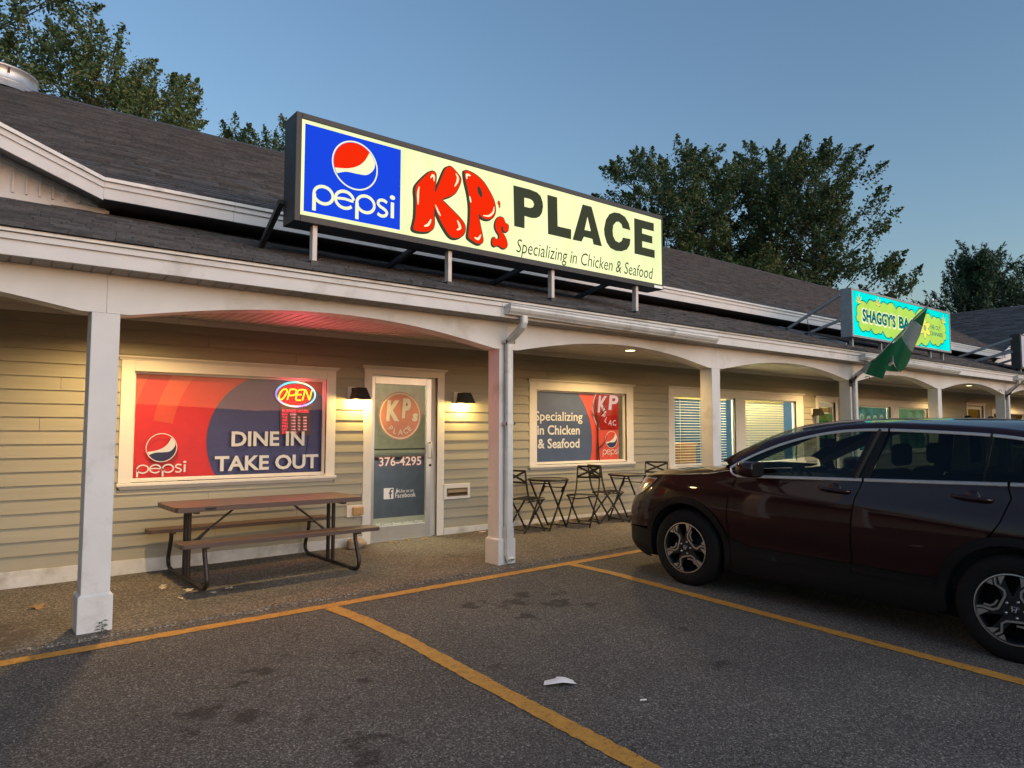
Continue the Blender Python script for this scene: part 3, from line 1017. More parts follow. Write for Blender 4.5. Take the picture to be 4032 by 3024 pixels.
# -- blinds window, two panes
w3, z0_, z1_ = window('w3', [(10.385, 12.29), (12.625, 14.545)], zb=0.86, zt=2.145, gm='panesky')
M['slat'], nt_, bs_ = nodes('blind_slat')
bs_.inputs['Base Color'].default_value = (0.80, 0.77, 0.62, 1); bs_.inputs['Roughness'].default_value = 0.45
tl_ = nt_.nodes.new('ShaderNodeBsdfTranslucent'); tl_.inputs['Color'].default_value = (0.85, 0.75, 0.42, 1)
mx_ = nt_.nodes.new('ShaderNodeMixShader'); mx_.inputs[0].default_value = 0.4
nt_.links.new(bs_.outputs[0], mx_.inputs[1]); nt_.links.new(tl_.outputs[0], mx_.inputs[2]); nt_.links.new(mx_.outputs[0], nt_.nodes['Material Output'].inputs['Surface'])
zz = z1_ - 0.05
slat = None
while zz > z0_ + 0.01:
    for a, b, tilt in ((10.42, 12.13, 0.12), (12.655, 14.25, 1.05)):
        dy, dz = 0.024 * math.cos(tilt), 0.024 * math.sin(tilt)
        c = MB()
        c.add([(a, 8.495 - dy, zz - dz), (b, 8.495 - dy, zz - dz), (b, 8.495, zz + 0.003), (a, 8.495, zz + 0.003), (b, 8.495 + dy, zz + dz), (a, 8.495 + dy, zz + dz)],
              [(0, 1, 2, 3), (3, 2, 4, 5)])
        part(c, 'slat', M['slat'], w3)
    zz -= 0.0515
c = MB()
for a, b in ((10.42, 12.13), (12.655, 14.25)):
    c.box(a, b, 8.47, 8.52, z1_ - 0.045, z1_ - 0.005)
    for q in (0.15, 0.5, 0.85):
        c.bar((a + (b - a) * q, 8.47, z0_), (a + (b - a) * q, 8.47, z1_), 0.004, 0.004)
part(c, 'blind_rail', M['slat'], w3)

# -- green-lit shop windows beyond
w4, z0_, z1_ = window('w4', [(17.31, 19.12), (19.59, 21.41)], zb=1.0, zt=2.12)
M['teal'] = emis('teal_poster', (0.07, 0.38, 0.30), 0.42, 0.7, 3.2)
M['teal2'] = emis('green_poster', (0.16, 0.42, 0.2), 0.42, 0.7, 2.6)
M['cream'] = emis('cream_print', (0.5, 0.62, 0.42), 0.5, 0.3, 5)
part(MB().box(17.33, 19.10, 8.462, 8.468, 1.02, 2.09), 'poster', M['teal'], w4)
part(MB().box(19.61, 21.39, 8.462, 8.468, 1.02, 2.09), 'poster', M['teal2'], w4)
c = MB()
for k, (cx, cz, r) in enumerate(((17.75, 1.82, 0.13), (18.1, 1.78, 0.12), (18.45, 1.8, 0.12), (18.8, 1.83, 0.1))):
    c.poly([circ(cx, cz, r, r * 0.9, n=9), circ(cx, cz, r * 0.4, n=8)], lambda u, v: (u, 8.459, v))
part(c, 'poster_print', M['cream'], w4)
c = MB()
for k in range(6):
    t = k * math.pi / 3
    c.poly([circ(20.55 + 0.12 * math.cos(t), 1.8 + 0.12 * math.sin(t), 0.085, n=14), circ(20.55 + 0.12 * math.cos(t), 1.8 + 0.12 * math.sin(t), 0.07, n=14)], lambda u, v: (u, 8.459, v))
for k in (-1, 0, 1):
    stroke(c, [(21.1, 1.5), (21.1 + 0.1 * k, 1.8), (21.1 + 0.16 * k, 2.02)], [0.02, 0.09, 0.01], lambda u, v: (u, 8.4585, v))
part(c, 'flower_print', M['cream'], w4)
M['dimroom'] = mat('dim_room', (0.05, 0.05, 0.045), 0.9)
w5, z0_, z1_ = window('w5', [(26.45, 27.8), (28.0, 29.45)])
part(MB().box(26.4, 29.5, 8.6, 8.62, 0.9, 2.2), 'dim_sheet', M['dimroom'], w5)  # dark sheet stands in for the dim room behind this window

# -- doors
def door(key, gl_, gr_, glass_m, zt):
    x0, x1, z0, z1 = OPEN[key]
    g = G((x0 + x1) / 2, W) + 0.02
    c = MB()
    c.box(x0, x0 + 0.115, W, 8.40, g - 0.03, z1)
    c.box(x1 - 0.115, x1, W, 8.40, g - 0.03, z1)
    c.box(x0 + 0.115, x1 - 0.115, W, 8.40, zt + 0.11, z1)
    d = part(c, 'door', M['trim'], bevel=0.003)
    cap(x0, x1, z1, d)
    c = MB()
    for a, b in ((x0 + 0.095, x0 + 0.115), (x1 - 0.115, x1 - 0.095)):
        c.box(a, b, W + 0.004, 8.52, g, zt + 0.12)
    c.box(x0 + 0.115, x1 - 0.115, W + 0.004, 8.52, zt + 0.112, zt + 0.13)
    part(c, 'jamb', M['trim'], d)
    c = MB()
    xl, xr = x0 + 0.12, gr_ + 0.075
    c.box(xl, gl_, 8.40, 8.445, g + 0.012, zt + 0.095)
    c.box(gr_, xr, 8.40, 8.445, g + 0.012, zt + 0.095)
    c.box(gl_, gr_, 8.40, 8.445, zt, zt + 0.095)
    c.box(gl_, gr_, 8.40, 8.445, g + 0.012, g + 0.195)
    part(c, 'stile_frame', M['alu'], d, bevel=0.003)
    part(MB().add([(gl_, 8.425, g + 0.19), (gr_, 8.425, g + 0.19), (gr_, 8.425, zt), (gl_, 8.425, zt)], [(0, 1, 2, 3)]), 'pane', glass_m, d)
    part(MB().box(xr + 0.004, x1 - 0.118, 8.42, 8.46, g, zt + 0.11), 'side_stop', M['trim'], d)
    part(MB().box(xl - 0.01, xr + 0.02, 8.37, 8.46, g - 0.02, g + 0.01), 'threshold', M['alu'], d)
    return d, g
d1, g1 = door('d1', 4.325, 5.115, M['doorglass'], 2.112)
c = MB()
c.tube([(5.165, 8.40, 1.33), (5.165, 8.35, 1.325), (5.168, 8.345, 1.29), (5.17, 8.345, 1.16), (5.172, 8.35, 1.125), (5.172, 8.40, 1.12)], 0.011, 8)
part(c, 'pull_handle', M['alu'], d1)
c = MB().lathe([(0.0, -0.012), (0.016, -0.012), (0.018, 0.0)], (5.176, 8.40, 1.02), 'y', 14)
part(c, 'lock', M['black'], d1)
part(MB().box(4.33, 5.11, 8.432, 8.45, 1.236, 1.254), 'push_bar', M['black'], d1)
DL = lambda k: (lambda u, v: (u, 8.424 - 0.0028 * k, v))
# the film on the lower door, disc with the name, telephone number and address
M['doorred'] = mat('decal_red', (0.50, 0.20, 0.14), 0.5, var=0.12, scale=4)
M['doorcream'] = mat('decal_cream', (0.60, 0.58, 0.50), 0.5, var=0.08)
c = MB().poly([circ(4.716, 1.692, 0.322, n=48), circ(4.716, 1.692, 0.31, n=48)], DL(1))
c.poly([circ(4.716, 1.692, 0.292, n=48)], DL(1))
part(c, 'red_disc', M['doorred'], d1)
c = MB().poly([circ(4.716, 1.692, 0.309, n=48), circ(4.716, 1.692, 0.293, n=48)], DL(1.2))
for i, ch in enumerate('PLACE'):
    t = R(-130 + 20 * i)
    V, F = text_mesh(ch, 0.01)
    cx, cz = 4.716 + 0.255 * math.cos(t), 1.692 + 0.255 * math.sin(t)
    rt = t + math.pi / 2
    c.add([DL(2)(cx + (p[0] - 0.3) * 0.105 * math.cos(rt) - p[1] * 0.105 * math.sin(rt), cz + (p[0] - 0.3) * 0.105 * math.sin(rt) + p[1] * 0.105 * math.cos(rt)) for p in V], F)
for ch_, bb_ in (('K', (4.50, 4.70, 1.62, 1.90)), ('P', (4.735, 4.88, 1.66, 1.93)), ('s', (4.895, 4.985, 1.62, 1.73))):
    text(c, ch_, bb_, DL(2), 0.05, 0.1)
part(c, 'name_lettering', M['doorcream'], d1)
c = MB()
text(c, '376-4295', (4.397, 5.055, 1.018, 1.15), DL(1), 0.03)
part(c, 'number_outline', M['vred'], d1)
for nm_, txt_, bb_, o_ in (('telephone_number', '376-4295', (4.405, 5.047, 1.025, 1.143), 0.012), ('address_line', '345 Center Street - Auburn, Maine', (4.372, 5.078, 0.242, 0.282), 0.004),
                       ('like_lettering', 'Like us on', (4.71, 4.93, 0.668, 0.712), 0.0), ('page_lettering', 'Facebook', (4.65, 4.965, 0.60, 0.66), 0.004)):
    c = MB()
    text(c, txt_, bb_, DL(2), o_)
    part(c, nm_, M['vwhite'], d1)
part(MB().poly([[(4.48, 0.59), (4.625, 0.59), (4.625, 0.735), (4.48, 0.735)]], DL(2)), 'badge', M['vwhite'], d1)
part(MB().poly([[(4.648, 0.675), (4.665, 0.675), (4.665, 0.7), (4.678, 0.725), (4.683, 0.725), (4.681, 0.702), (4.70, 0.7), (4.697, 0.675), (4.68, 0.67), (4.648, 0.67)]], DL(2.4)), 'thumb_icon', M['vwhite'], d1)
c = MB()
stroke(c, smooth2([(4.612, 0.712), (4.588, 0.712), (4.577, 0.695), (4.577, 0.6)], False, 5), 0.019, DL(3))
stroke(c, [(4.553, 0.668), (4.605, 0.668)], 0.017, DL(3.3))
part(c, 'badge_letter', M['vdark'], d1)
d2, g2 = door('d2', 15.53, 16.20, M['doorglass'], 2.05)
d3, g3 = door('d3', 24.42, 25.4, M['doorglass'], 2.17)
M['print'] = emis('door_print', (0.5, 0.28, 0.08), 0.5, 0.6, 9)
M['leafp'] = emis('door_leaf_print', (0.12, 0.3, 0.06), 0.5, 0.8, 5)
part(MB().box(15.54, 16.19, 8.431, 8.434, 1.92, 2.04), 'welcome_print', M['print'], d2)
part(MB().box(15.54, 16.19, 8.45, 8.453, 0.3, 1.9), 'leaf_print', M['leafp'], d2)
c = MB().box(15.6, 15.88, 8.417, 8.42, 1.42, 1.66)
part(c, 'notice', M['vwhite'], d2)

# -- interior: back walls, floor and a lit ceiling panel behind the glass
M['iwall'] = mat('interior_wall', (0.62, 0.62, 0.52), 0.8)
M['isky'] = mat('interior_sky_tint', (0.035, 0.10, 0.20), 0.8)  # blue sky mirrored in the blinds window is put into this wall colour
M['ifloor'] = mat('interior_floor', (0.30, 0.29, 0.27), 0.4)
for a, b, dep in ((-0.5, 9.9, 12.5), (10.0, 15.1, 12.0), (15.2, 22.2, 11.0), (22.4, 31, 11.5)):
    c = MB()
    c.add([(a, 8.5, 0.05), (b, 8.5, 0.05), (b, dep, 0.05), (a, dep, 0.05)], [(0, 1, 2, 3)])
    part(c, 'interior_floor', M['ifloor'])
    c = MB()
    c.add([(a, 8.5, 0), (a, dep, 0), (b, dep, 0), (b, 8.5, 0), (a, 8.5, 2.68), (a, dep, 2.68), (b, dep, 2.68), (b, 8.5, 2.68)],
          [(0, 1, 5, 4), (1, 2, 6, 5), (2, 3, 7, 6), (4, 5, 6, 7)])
    part(c, 'interior_wall', M['isky' if a == 10.0 else 'iwall'])
M['tubelight'] = emis('tube_light', (1.0, 0.93, 0.62), 110.0)
for x_, y_, l in ((4.6, 9.6, 1.2), (12.2, 9.3, 3.6), (18.5, 9.6, 2.4)):
    tag(MB().box(x_ - l / 2, x_ + l / 2, y_ - 0.12, y_ + 0.12, 2.60, 2.67).build('tube_light', M['tubelight']),
        {4.6: 'lit tube light inside on the ceiling behind the glass shop door', 12.2: 'lit tube light inside behind the window blinds', 18.5: 'lit tube light inside behind the green posters'}[x_], 'ceiling light')
M['counter'] = mat('counter', (0.10, 0.12, 0.20), 0.5)
t = thing('shop_counter', (4.6, 10.6, 0.05), 'dark blue counter inside behind the glass shop door', 'counter')
MB().box(-2.0, 2.2, 0, 0.6, 0, 1.0).build('cabinet', M['counter'], t)
MB().box(-2.05, 2.25, -0.03, 0.65, 1.0, 1.04).build('worktop', M['dkgrey'], t)
M['oak'] = mat('oak', (0.30, 0.12, 0.04), 0.5)
t = thing('sideboard', (11.2, 9.2, 0.05), 'brown wooden sideboard seen through the blinds', 'sideboard')
MB().box(-0.7, 0.9, 0, 0.45, 0.05, 1.15).build('cabinet', M['oak'], t)
MB().box(-0.73, 0.93, -0.02, 0.47, 1.15, 1.19).build('top_board', M['oak'], t)
for x_ in (-0.35, 0.15, 0.62):
    MB().box(x_ - 0.23, x_ + 0.23, -0.015, -0.001, 0.12, 1.08).build('cabinet_door', M['oak'], t)
# ------------------------------------------------------------------ big light-box sign
M['face'] = emis('sign_face', (0.94, 1.0, 0.52), 1.16, 0.16, 1.3, (2.2, 1, 0.6))
M['eblue'] = emis('sign_blue', (0.012, 0.07, 0.82), 0.95)
M['ered'] = emis('sign_red', (1.0, 0.028, 0.004), 0.95)
M['ewhite'] = emis('sign_cream', (1.0, 1.0, 0.62), 1.0)
M['esh'] = mat('sign_shadow_print', (0.03, 0.03, 0.02), 0.4)
M['eblk'] = emis('sign_dark_print', (0.052, 0.058, 0.036), 1.0)
M['legp'] = mat('leg_glow_tint', (0.72, 0.62, 0.55), 0.5)  # white legs with the peach sunset glow put into their colour
SX0, SX1, SZ0, SZ1, SY0, SY1 = 2.375, 7.56, 3.425, 4.455, 6.25, 6.54
sg = thing('shop_sign', (4.97, 6.4, SZ0), 'long black light-box sign with blue drink panel, red bubble letters and PLACE', 'sign')
sb = Vector((4.97, 6.4, SZ0))
def sp(mb, name, m, par=None, **k):
    return mb.build(name, m, par or sg, base=sb, **k)
c = MB()
fx0, fx1, fz0, fz1 = 2.43, 7.545, 3.49, 4.40
for q in ((SX0, fx0, SZ0, SZ1), (fx1, SX1, SZ0, SZ1), (fx0, fx1, SZ0, fz0), (fx0, fx1, fz1, SZ1)):
    c.box(q[0], q[1], SY0, SY0 + 0.03, q[2], q[3])
c.box(SX0, SX1, SY0 + 0.03, SY1, SZ0, SZ1)
cabi = sp(c, 'cabinet', M['charcoal'], bevel=0.004)
sf = lambda k: (lambda u, v: (u, SY0 + 0.014 - 0.0015 * k, v))
face = sp(MB().add([sf(0)(*p) for p in ((fx0, fz0), (fx1, fz0), (fx1, fz1), (fx0, fz1))], [(0, 1, 2, 3)]), 'face_panel', M['face'])
sp(MB().add([sf(1)(*p) for p in ((2.464, 3.530), (3.477, 3.530), (3.477, 4.364), (2.464, 4.364))], [(0, 1, 2, 3)]), 'blue_panel', M['eblue'], face)
cw, cr = MB(), MB()
sf3 = lambda u, v, k: (u, SY0 + 0.014 - 0.0015 * k, v)
globe(cw, cr, None, 2.976, 4.08, 0.243, sf3, 1, 0.06)
pepsi_word(cw, 2.545, 3.425, 3.635, 0.165, sf(3), 0.19)
sp(cw, 'drink_logo', M['ewhite'], face)
sp(cr, 'logo_red', M['ered'], face)

# back-projection of traced lettering on to the sign plane
def onY(px, py, y):
    d = fwd + rg2 * ((px - 2016) / 2784.7) - up2 * ((py - 1512) / 2784.7)
    t = y / d.y
    return (d.x * t, 1.5 + d.z * t)
def tr(pts, ox, oy, k, y=6.25):
    return [onY(ox + a * k, oy + b * k, y) for a, b in pts]
zA = (1100, 400, 0.42194)
zB = (1900, 600, 0.36166)
Kp = tr([(1285, 780), (1330, 725), (1395, 665), (1432, 648), (1460, 662), (1468, 700), (1462, 760), (1456, 845), (1475, 815), (1510, 730), (1548, 640), (1572, 610), (1600, 603), (1630, 625), (1685, 690), (1698, 722), (1690, 765), (1650, 845), (1600, 880), (1525, 908), (1560, 950), (1640, 1030), (1700, 1095), (1735, 1150), (1738, 1200), (1722, 1238), (1690, 1262), (1650, 1272), (1610, 1260), (1570, 1215), (1510, 1110), (1455, 990), (1450, 1060), (1450, 1140), (1435, 1185), (1395, 1210), (1330, 1212), (1275, 1200), (1255, 1180), (1260, 1150), (1275, 1080), (1280, 1000), (1280, 900), (1275, 830)], *zA)
Pp = tr([(1735, 655), (1748, 642), (1790, 655), (1850, 690), (1920, 760), (1990, 880), (2015, 950), (2022, 1010), (2010, 1060), (1980, 1090), (1940, 1095), (1900, 1080), (1866, 1045), (1870, 1100), (1890, 1200), (1905, 1280), (1898, 1312), (1870, 1325), (1830, 1310), (1780, 1275), (1768, 1250), (1775, 1190), (1785, 1080), (1785, 960), (1770, 850), (1745, 740)], *zA)
Ph = tr([(1855, 795), (1870, 790), (1890, 825), (1900, 870), (1890, 890), (1870, 870), (1855, 835)], *zA)
Sp = tr([(205, 700), (235, 715), (255, 765), (285, 785), (290, 820), (280, 855), (255, 862), (235, 845), (230, 815), (220, 800), (210, 805), (208, 830), (215, 855), (255, 920), (275, 980), (275, 1020), (255, 1040), (225, 1040), (190, 1015), (165, 1010), (140, 1020), (118, 1005), (112, 970), (120, 930), (135, 920), (150, 940), (175, 945), (190, 920), (185, 890), (160, 850), (145, 800), (155, 740), (180, 705)], *zB)
Ap = tr([(183, 522), (198, 542), (200, 575), (192, 602), (188, 572), (176, 550)], *zB)
cd, cr, ch = MB(), MB(), MB()
for lp, hole, g_ in ((Kp, None, 0.018), (Pp, Ph, 0.018), (Sp, None, 0.012), (Ap, None, 0.004)):
    s = smooth2(lp, True, 3)
    sh = [(p[0] - g_ * 1.3, p[1] - g_ * 0.9) for p in s]
    cd.poly([grow(sh, g_ * 0.7)], sf(1))
    cd.poly([grow(s, g_ * 0.55)], sf(1.6))
    if hole:
        h_ = smooth2(hole, True, 3)
        cr.poly([s, h_], sf(2.4))
    else:
        cr.poly([s], sf(2.4))
for pts, wd in (([(1415, 710), (1435, 685), (1447, 700), (1448, 740)], 8), ([(1640, 790), (1665, 745), (1670, 705), (1650, 668)], 8), ([(1310, 790), (1300, 840), (1298, 900), (1300, 960)], 7), ([(1355, 1160), (1395, 1145), (1420, 1095)], 8),
                ([(1660, 1195), (1690, 1180), (1685, 1150), (1665, 1105)], 9), ([(1755, 720), (1755, 680), (1790, 690)], 8), ([(1825, 1265), (1860, 1280), (1885, 1240)], 8), ([(1905, 1060), (1960, 1065), (2000, 1030), (2008, 980)], 7), ([(1460, 960), (1490, 1030), (1510, 1065)], 6), ([(1780, 880), (1792, 940)], 6)):
    p = smooth2(tr(pts, *zA), False, 5)
    m = len(p)
    ch = MB()
    stroke(ch, p, [wd * 0.0021 * (0.35 + 1.3 * math.sin(math.pi * (i + 0.5) / m)) for i in range(m)], sf(3.2))
    sp(ch, 'letter_highlight', M['ewhite'], face)
sp(cd, 'bubble_shadow', M['eblk'], face)
sp(cr, 'bubble_letters', M['ered'], face)
q = lambda a, b: onY(1900 + a * 0.36166, 600 + b * 0.36166, 6.25)
for loops_ in ([[(343, 355), (520, 400), (600, 432), (640, 472), (662, 540), (667, 590), (655, 655), (630, 695), (590, 713), (540, 712), (465, 690), (465, 825), (352, 800)], [(462, 490), (525, 505), (556, 528), (568, 565), (556, 595), (520, 602), (463, 587)]],
               [[(713, 458), (820, 487), (826, 802), (973, 836), (972, 944), (720, 886)]],
               [[(1097, 563), (1195, 590), (1308, 1022), (1216, 1000), (1203, 940), (1112, 917), (1085, 970), (988, 948)], [(1150, 700), (1186, 855), (1118, 842)]],
               [[(1617, 845), (1600, 770), (1560, 700), (1500, 660), (1440, 650), (1390, 670), (1350, 730), (1330, 830), (1335, 900), (1360, 980), (1400, 1040), (1460, 1070), (1520, 1075), (1580, 1055), (1610, 1005), (1618, 942), (1535, 925), (1525, 960), (1495, 980), (1455, 960), (1430, 910), (1424, 850), (1432, 790), (1460, 755), (1490, 752), (1520, 780), (1533, 822)]],
               [[(1658, 713), (1872, 770), (1873, 858), (1745, 826), (1745, 880), (1856, 912), (1856, 992), (1746, 965), (1747, 1030), (1882, 1063), (1882, 1150), (1662, 1100)]]):
    sp(MB().poly([tr(l_, *zB) for l_ in loops_], sf(1)), 'block_letter', M['eblk'], face)
c = MB()
text(c, 'Specializing in Chicken & Seafood', (q(375, 1030)[0], q(1865, 1300)[0], q(460, 1130)[1] - 0.018, q(430, 955)[1] + 0.01), sf(1), -0.002, 0.22)
sp(c, 'tagline_lettering', M['eblk'], face)
sp(MB().box(7.37, 7.54, SY0 - 0.003, SY0, 3.432, 3.468), 'maker_plate', M['alu'], cabi)
def roofz(y):
    return 2.905 + (y - 5.90) * PS
for lx in (2.585, 4.10, 5.575, 7.07):
    l = sp(MB().box(lx - 0.012, lx + 0.034, 6.30, 6.37, roofz(6.34) + 0.02, SZ0 - 0.001), 'leg', M['legp'], bevel=0.003)
    sp(MB().box(lx - 0.03, lx + 0.05, 6.285, 6.39, roofz(6.34) - 0.03, roofz(6.34) + 0.03), 'leg_foot', M['charcoal'], l)
for a, b in ((2.34, 2.36), (3.80, 3.62), (5.28, 5.05), (6.75, 6.5)):
    if a < 2.5:
        c = MB().bar((2.35, 6.52, 3.66), (2.36, 7.12, roofz(7.12) + 0.01), 0.05, 0.05)
    else:
        c = MB().bar((a, 6.52, SZ0 + 0.02), (a, 7.15, roofz(7.15) + 0.01), 0.05, 0.05)
    sp(c, 'brace', M['charcoal'])
sp(MB().box(4.02, 4.13, 7.3, 7.4, roofz(7.3), roofz(7.3) + 0.07), 'junction_box', M['dkgrey'])

# ------------------------------------------------------------------ second sign, turquoise with a green cloud
M['eteal'] = emis('sign_turquoise', (0.0, 0.88, 0.80), 1.1, 0.2, 1.4)
M['elime'] = emis('sign_lime', (0.55, 0.85, 0.13), 0.95, 0.10, 3)
M['edteal'] = emis('sign_deep_teal', (0.0, 0.16, 0.17), 1.0)
M['eyel'] = emis('sign_yellow', (0.95, 0.9, 0.15), 1.0)
M['sframe'] = mat('sign_frame_grey', (0.33, 0.34, 0.35), 0.5, 0.3)
TX0, TX1, TZ0, TZ1 = 12.86, 17.36, 3.225, 4.135
sb = Vector((15.1, 6.35, TZ0))
sg2 = thing('shop_sign', tuple(sb), 'turquoise light-box sign with lime cloud and daisy behind the green flag', 'sign')
sp_ = lambda mb, name, m, par=None, **k: mb.build(name, m, par or sg2, base=sb, **k)
c = MB()
for q_ in ((TX0, TX0 + 0.045, TZ0, TZ1), (TX1 - 0.045, TX1, TZ0, TZ1), (TX0 + 0.045, TX1 - 0.045, TZ0, TZ0 + 0.04), (TX0 + 0.045, TX1 - 0.045, TZ1 - 0.04, TZ1)):
    c.box(q_[0], q_[1], 6.25, 6.28, q_[2], q_[3])
c.box(TX0, TX1, 6.28, 6.47, TZ0, TZ1)
cab2 = sp_(c, 'cabinet', M['sframe'], bevel=0.004)
tf = lambda k: (lambda u, v: (u, 6.264 - 0.0018 * k, v))
fc2 = sp_(MB().add([tf(0)(*p) for p in ((TX0 + 0.045, TZ0 + 0.04), (TX1 - 0.045, TZ0 + 0.04), (TX1 - 0.045, TZ1 - 0.04), (TX0 + 0.045, TZ1 - 0.04))], [(0, 1, 2, 3)]), 'face_panel', M['eteal'])
zs = (3200, 1000, 0.4219)
lob = [(440, 475), (512, 470), (570, 447), (630, 497), (700, 475), (785, 520), (850, 525), (905, 535), (962, 570), (1065, 560), (1115, 610), (1160, 603), (1210, 650), (1245, 690), (1240, 735), (1250, 780), (1232, 800), (1200, 830), (1150, 838), (1100, 800), (1020, 825), (930, 800), (860, 780), (740, 770), (660, 712), (620, 735), (550, 690), (500, 705), (450, 690), (440, 630), (412, 590), (432, 560), (415, 520)]
arcs = []
L_ = tr(lob, *zs)
n = len(L_)
for i in range(n):          # scalloped edge: bulge each stretch outwards
    a, b = L_[i], L_[(i + 1) % n]
    dx, dz = b[0] - a[0], b[1] - a[1]
    for k in range(5):
        t = k / 5
        bul = 0.22 * math.sin(math.pi * t)
        arcs.append((a[0] + dx * t - dz * bul, a[1] + dz * t + dx * bul))
sp_(MB().poly([grow(arcs, 0.022)], tf(1)), 'cloud_edge', M['edteal'], fc2)
sp_(MB().poly([arcs], tf(2)), 'cloud', M['elime'], fc2)
c, ce = MB(), MB()
Q = lambda a, b: onY(3200 + a * 0.4219, 1000 + b * 0.4219, 6.25)
x_a, x_b = Q(468, 580)[0], Q(778, 650)[0]
text(ce, "SHAGGY'S", (x_a - 0.03, x_b + 0.03, Q(500, 635)[1] - 0.035, Q(490, 510)[1] + 0.025), tf(3), 0.075)
c = MB()
text(c, "SHAGGY'S", (x_a, x_b, Q(500, 635)[1], Q(490, 510)[1]), tf(4), 0.045)
sp_(c, 'sign_word', M['edteal'], fc2)
text(ce, 'BAG', (Q(808, 640)[0] - 0.03, Q(960, 640)[0] + 0.03, Q(815, 695)[1] - 0.03, Q(812, 580)[1] + 0.02), tf(3), 0.075)
c = MB()
text(c, 'BAG', (Q(808, 640)[0], Q(960, 640)[0], Q(815, 695)[1], Q(812, 580)[1]), tf(4), 0.045)
sp_(c, 'sign_word', M['edteal'], fc2)
c = MB()
text(c, 'FAR OUT', (Q(1103, 670)[0], Q(1197, 700)[0], Q(1105, 700)[1], Q(1105, 658)[1]), tf(4), 0.012)
sp_(c, 'sign_word', M['edteal'], fc2)
c = MB()
text(c, 'CANNABIS', (Q(1100, 735)[0], Q(1215, 760)[0], Q(1102, 757)[1], Q(1102, 718)[1]), tf(4), 0.012)
sp_(c, 'sign_word', M['edteal'], fc2)
c = MB()
cx, cz = Q(1050, 690)
cy = MB()
for k in range(6):
    t = R(90 + 60 * k)
    e = [(cx + 0.16 * math.cos(t) + 0.13 * math.cos(a) * math.cos(t) - 0.07 * math.sin(a) * math.sin(t), cz + 0.13 * math.sin(t) + 0.10 * math.cos(a) * math.sin(t) + 0.06 * math.sin(a) * math.cos(t)) for a in np.linspace(0, 2 * math.pi, 16, endpoint=False)]
    c.poly([grow(e, 0.012)], tf(3))
    cy.poly([e], tf(4))
c.poly([circ(cx, cz, 0.06, n=16), circ(cx, cz, 0.045, n=16)], tf(5))
for ax, ay in ((435, 440), (612, 465), (1222, 630)):
    bx, bz = Q(ax, ay)
    for k in (-2, -1, 0, 1, 2):
        t = R(90 + 34 * k)
        L0 = 0.2 - 0.03 * abs(k)
        s = [(bx, bz - 0.04), (bx + L0 * 0.5 * math.cos(t), bz - 0.04 + L0 * 0.5 * math.sin(t)), (bx + L0 * math.cos(t), bz - 0.04 + L0 * math.sin(t))]
        stroke(c, s, [0.012, 0.06, 0.006], tf(4.4))
        stroke(cy, s, [0.004, 0.036, 0.002], tf(5))
sp_(ce, 'name_halo', M['ewhite'], fc2)
sp_(c, 'print_outlines', M['edteal'], fc2)
sp_(cy, 'daisy_petals', M['eyel'], fc2)
for lx in (13.05, 14.2, 15.4, 16.5, 17.15):
    sp_(MB().box(lx - 0.025, lx + 0.025, 6.34, 6.40, roofz(6.37) - 0.02, TZ0 - 0.001), 'leg', M['sframe'])
for z_, y2 in ((4.02, 7.55), (3.55, 7.15)):
    sp_(MB().bar((12.84, 6.46, z_), (12.84, y2, roofz(y2) + 0.02), 0.045, 0.045), 'brace', M['sframe'])
    sp_(MB().bar((17.2, 6.46, z_), (17.2, y2, roofz(y2) + 0.02), 0.045, 0.045), 'brace', M['sframe'])
sp_(MB().bar((12.84, 6.36, roofz(6.36) + 0.03), (12.84, 7.7, roofz(7.7) + 0.03), 0.045, 0.045), 'foot_rail', M['sframe'])
sp_(MB().tube(smooth2([(12.83, 7.1, 3.62), (12.80, 7.0, 3.3), (12.75, 6.7, 3.22), (12.9, 6.5, 3.2)], False, 5), 0.008, 6), 'cable', M['black'])
# ------------------------------------------------------------------ third sign at the frame edge
sb = Vector((24, 6.35, 3.1))
sg3 = thing('shop_sign', tuple(sb), 'pale unlit sign cabinet at the right edge of the roof with long braces', 'sign')
M['pale'] = mat('pale_panel', (0.50, 0.53, 0.60), 0.5)
sp3 = lambda mb, name, m, par=None, **k: mb.build(name, m, par or sg3, base=sb, **k)
c3 = sp3(MB().box(22.0, 26.2, 6.28, 6.50, 3.14, 4.06), 'cabinet', M['charcoal'], bevel=0.004)
sp3(MB().box(22.04, 26.16, 6.26, 6.279, 3.18, 4.02), 'face_panel', M['pale'])
for x_, z_, y2 in ((22.0, 3.95, 7.75), (22.0, 3.6, 7.35), (23.5, 3.95, 7.7), (25.0, 3.9, 7.7)):
    sp3(MB().bar((x_, 6.46, z_), (x_, y2, roofz(y2) + 0.02), 0.06, 0.06), 'brace', M['sframe'])
for lx in (22.2, 23.6, 25, 26):
    sp3(MB().box(lx - 0.03, lx + 0.03, 6.34, 6.40, roofz(6.37) - 0.02, 3.139), 'leg', M['sframe'])
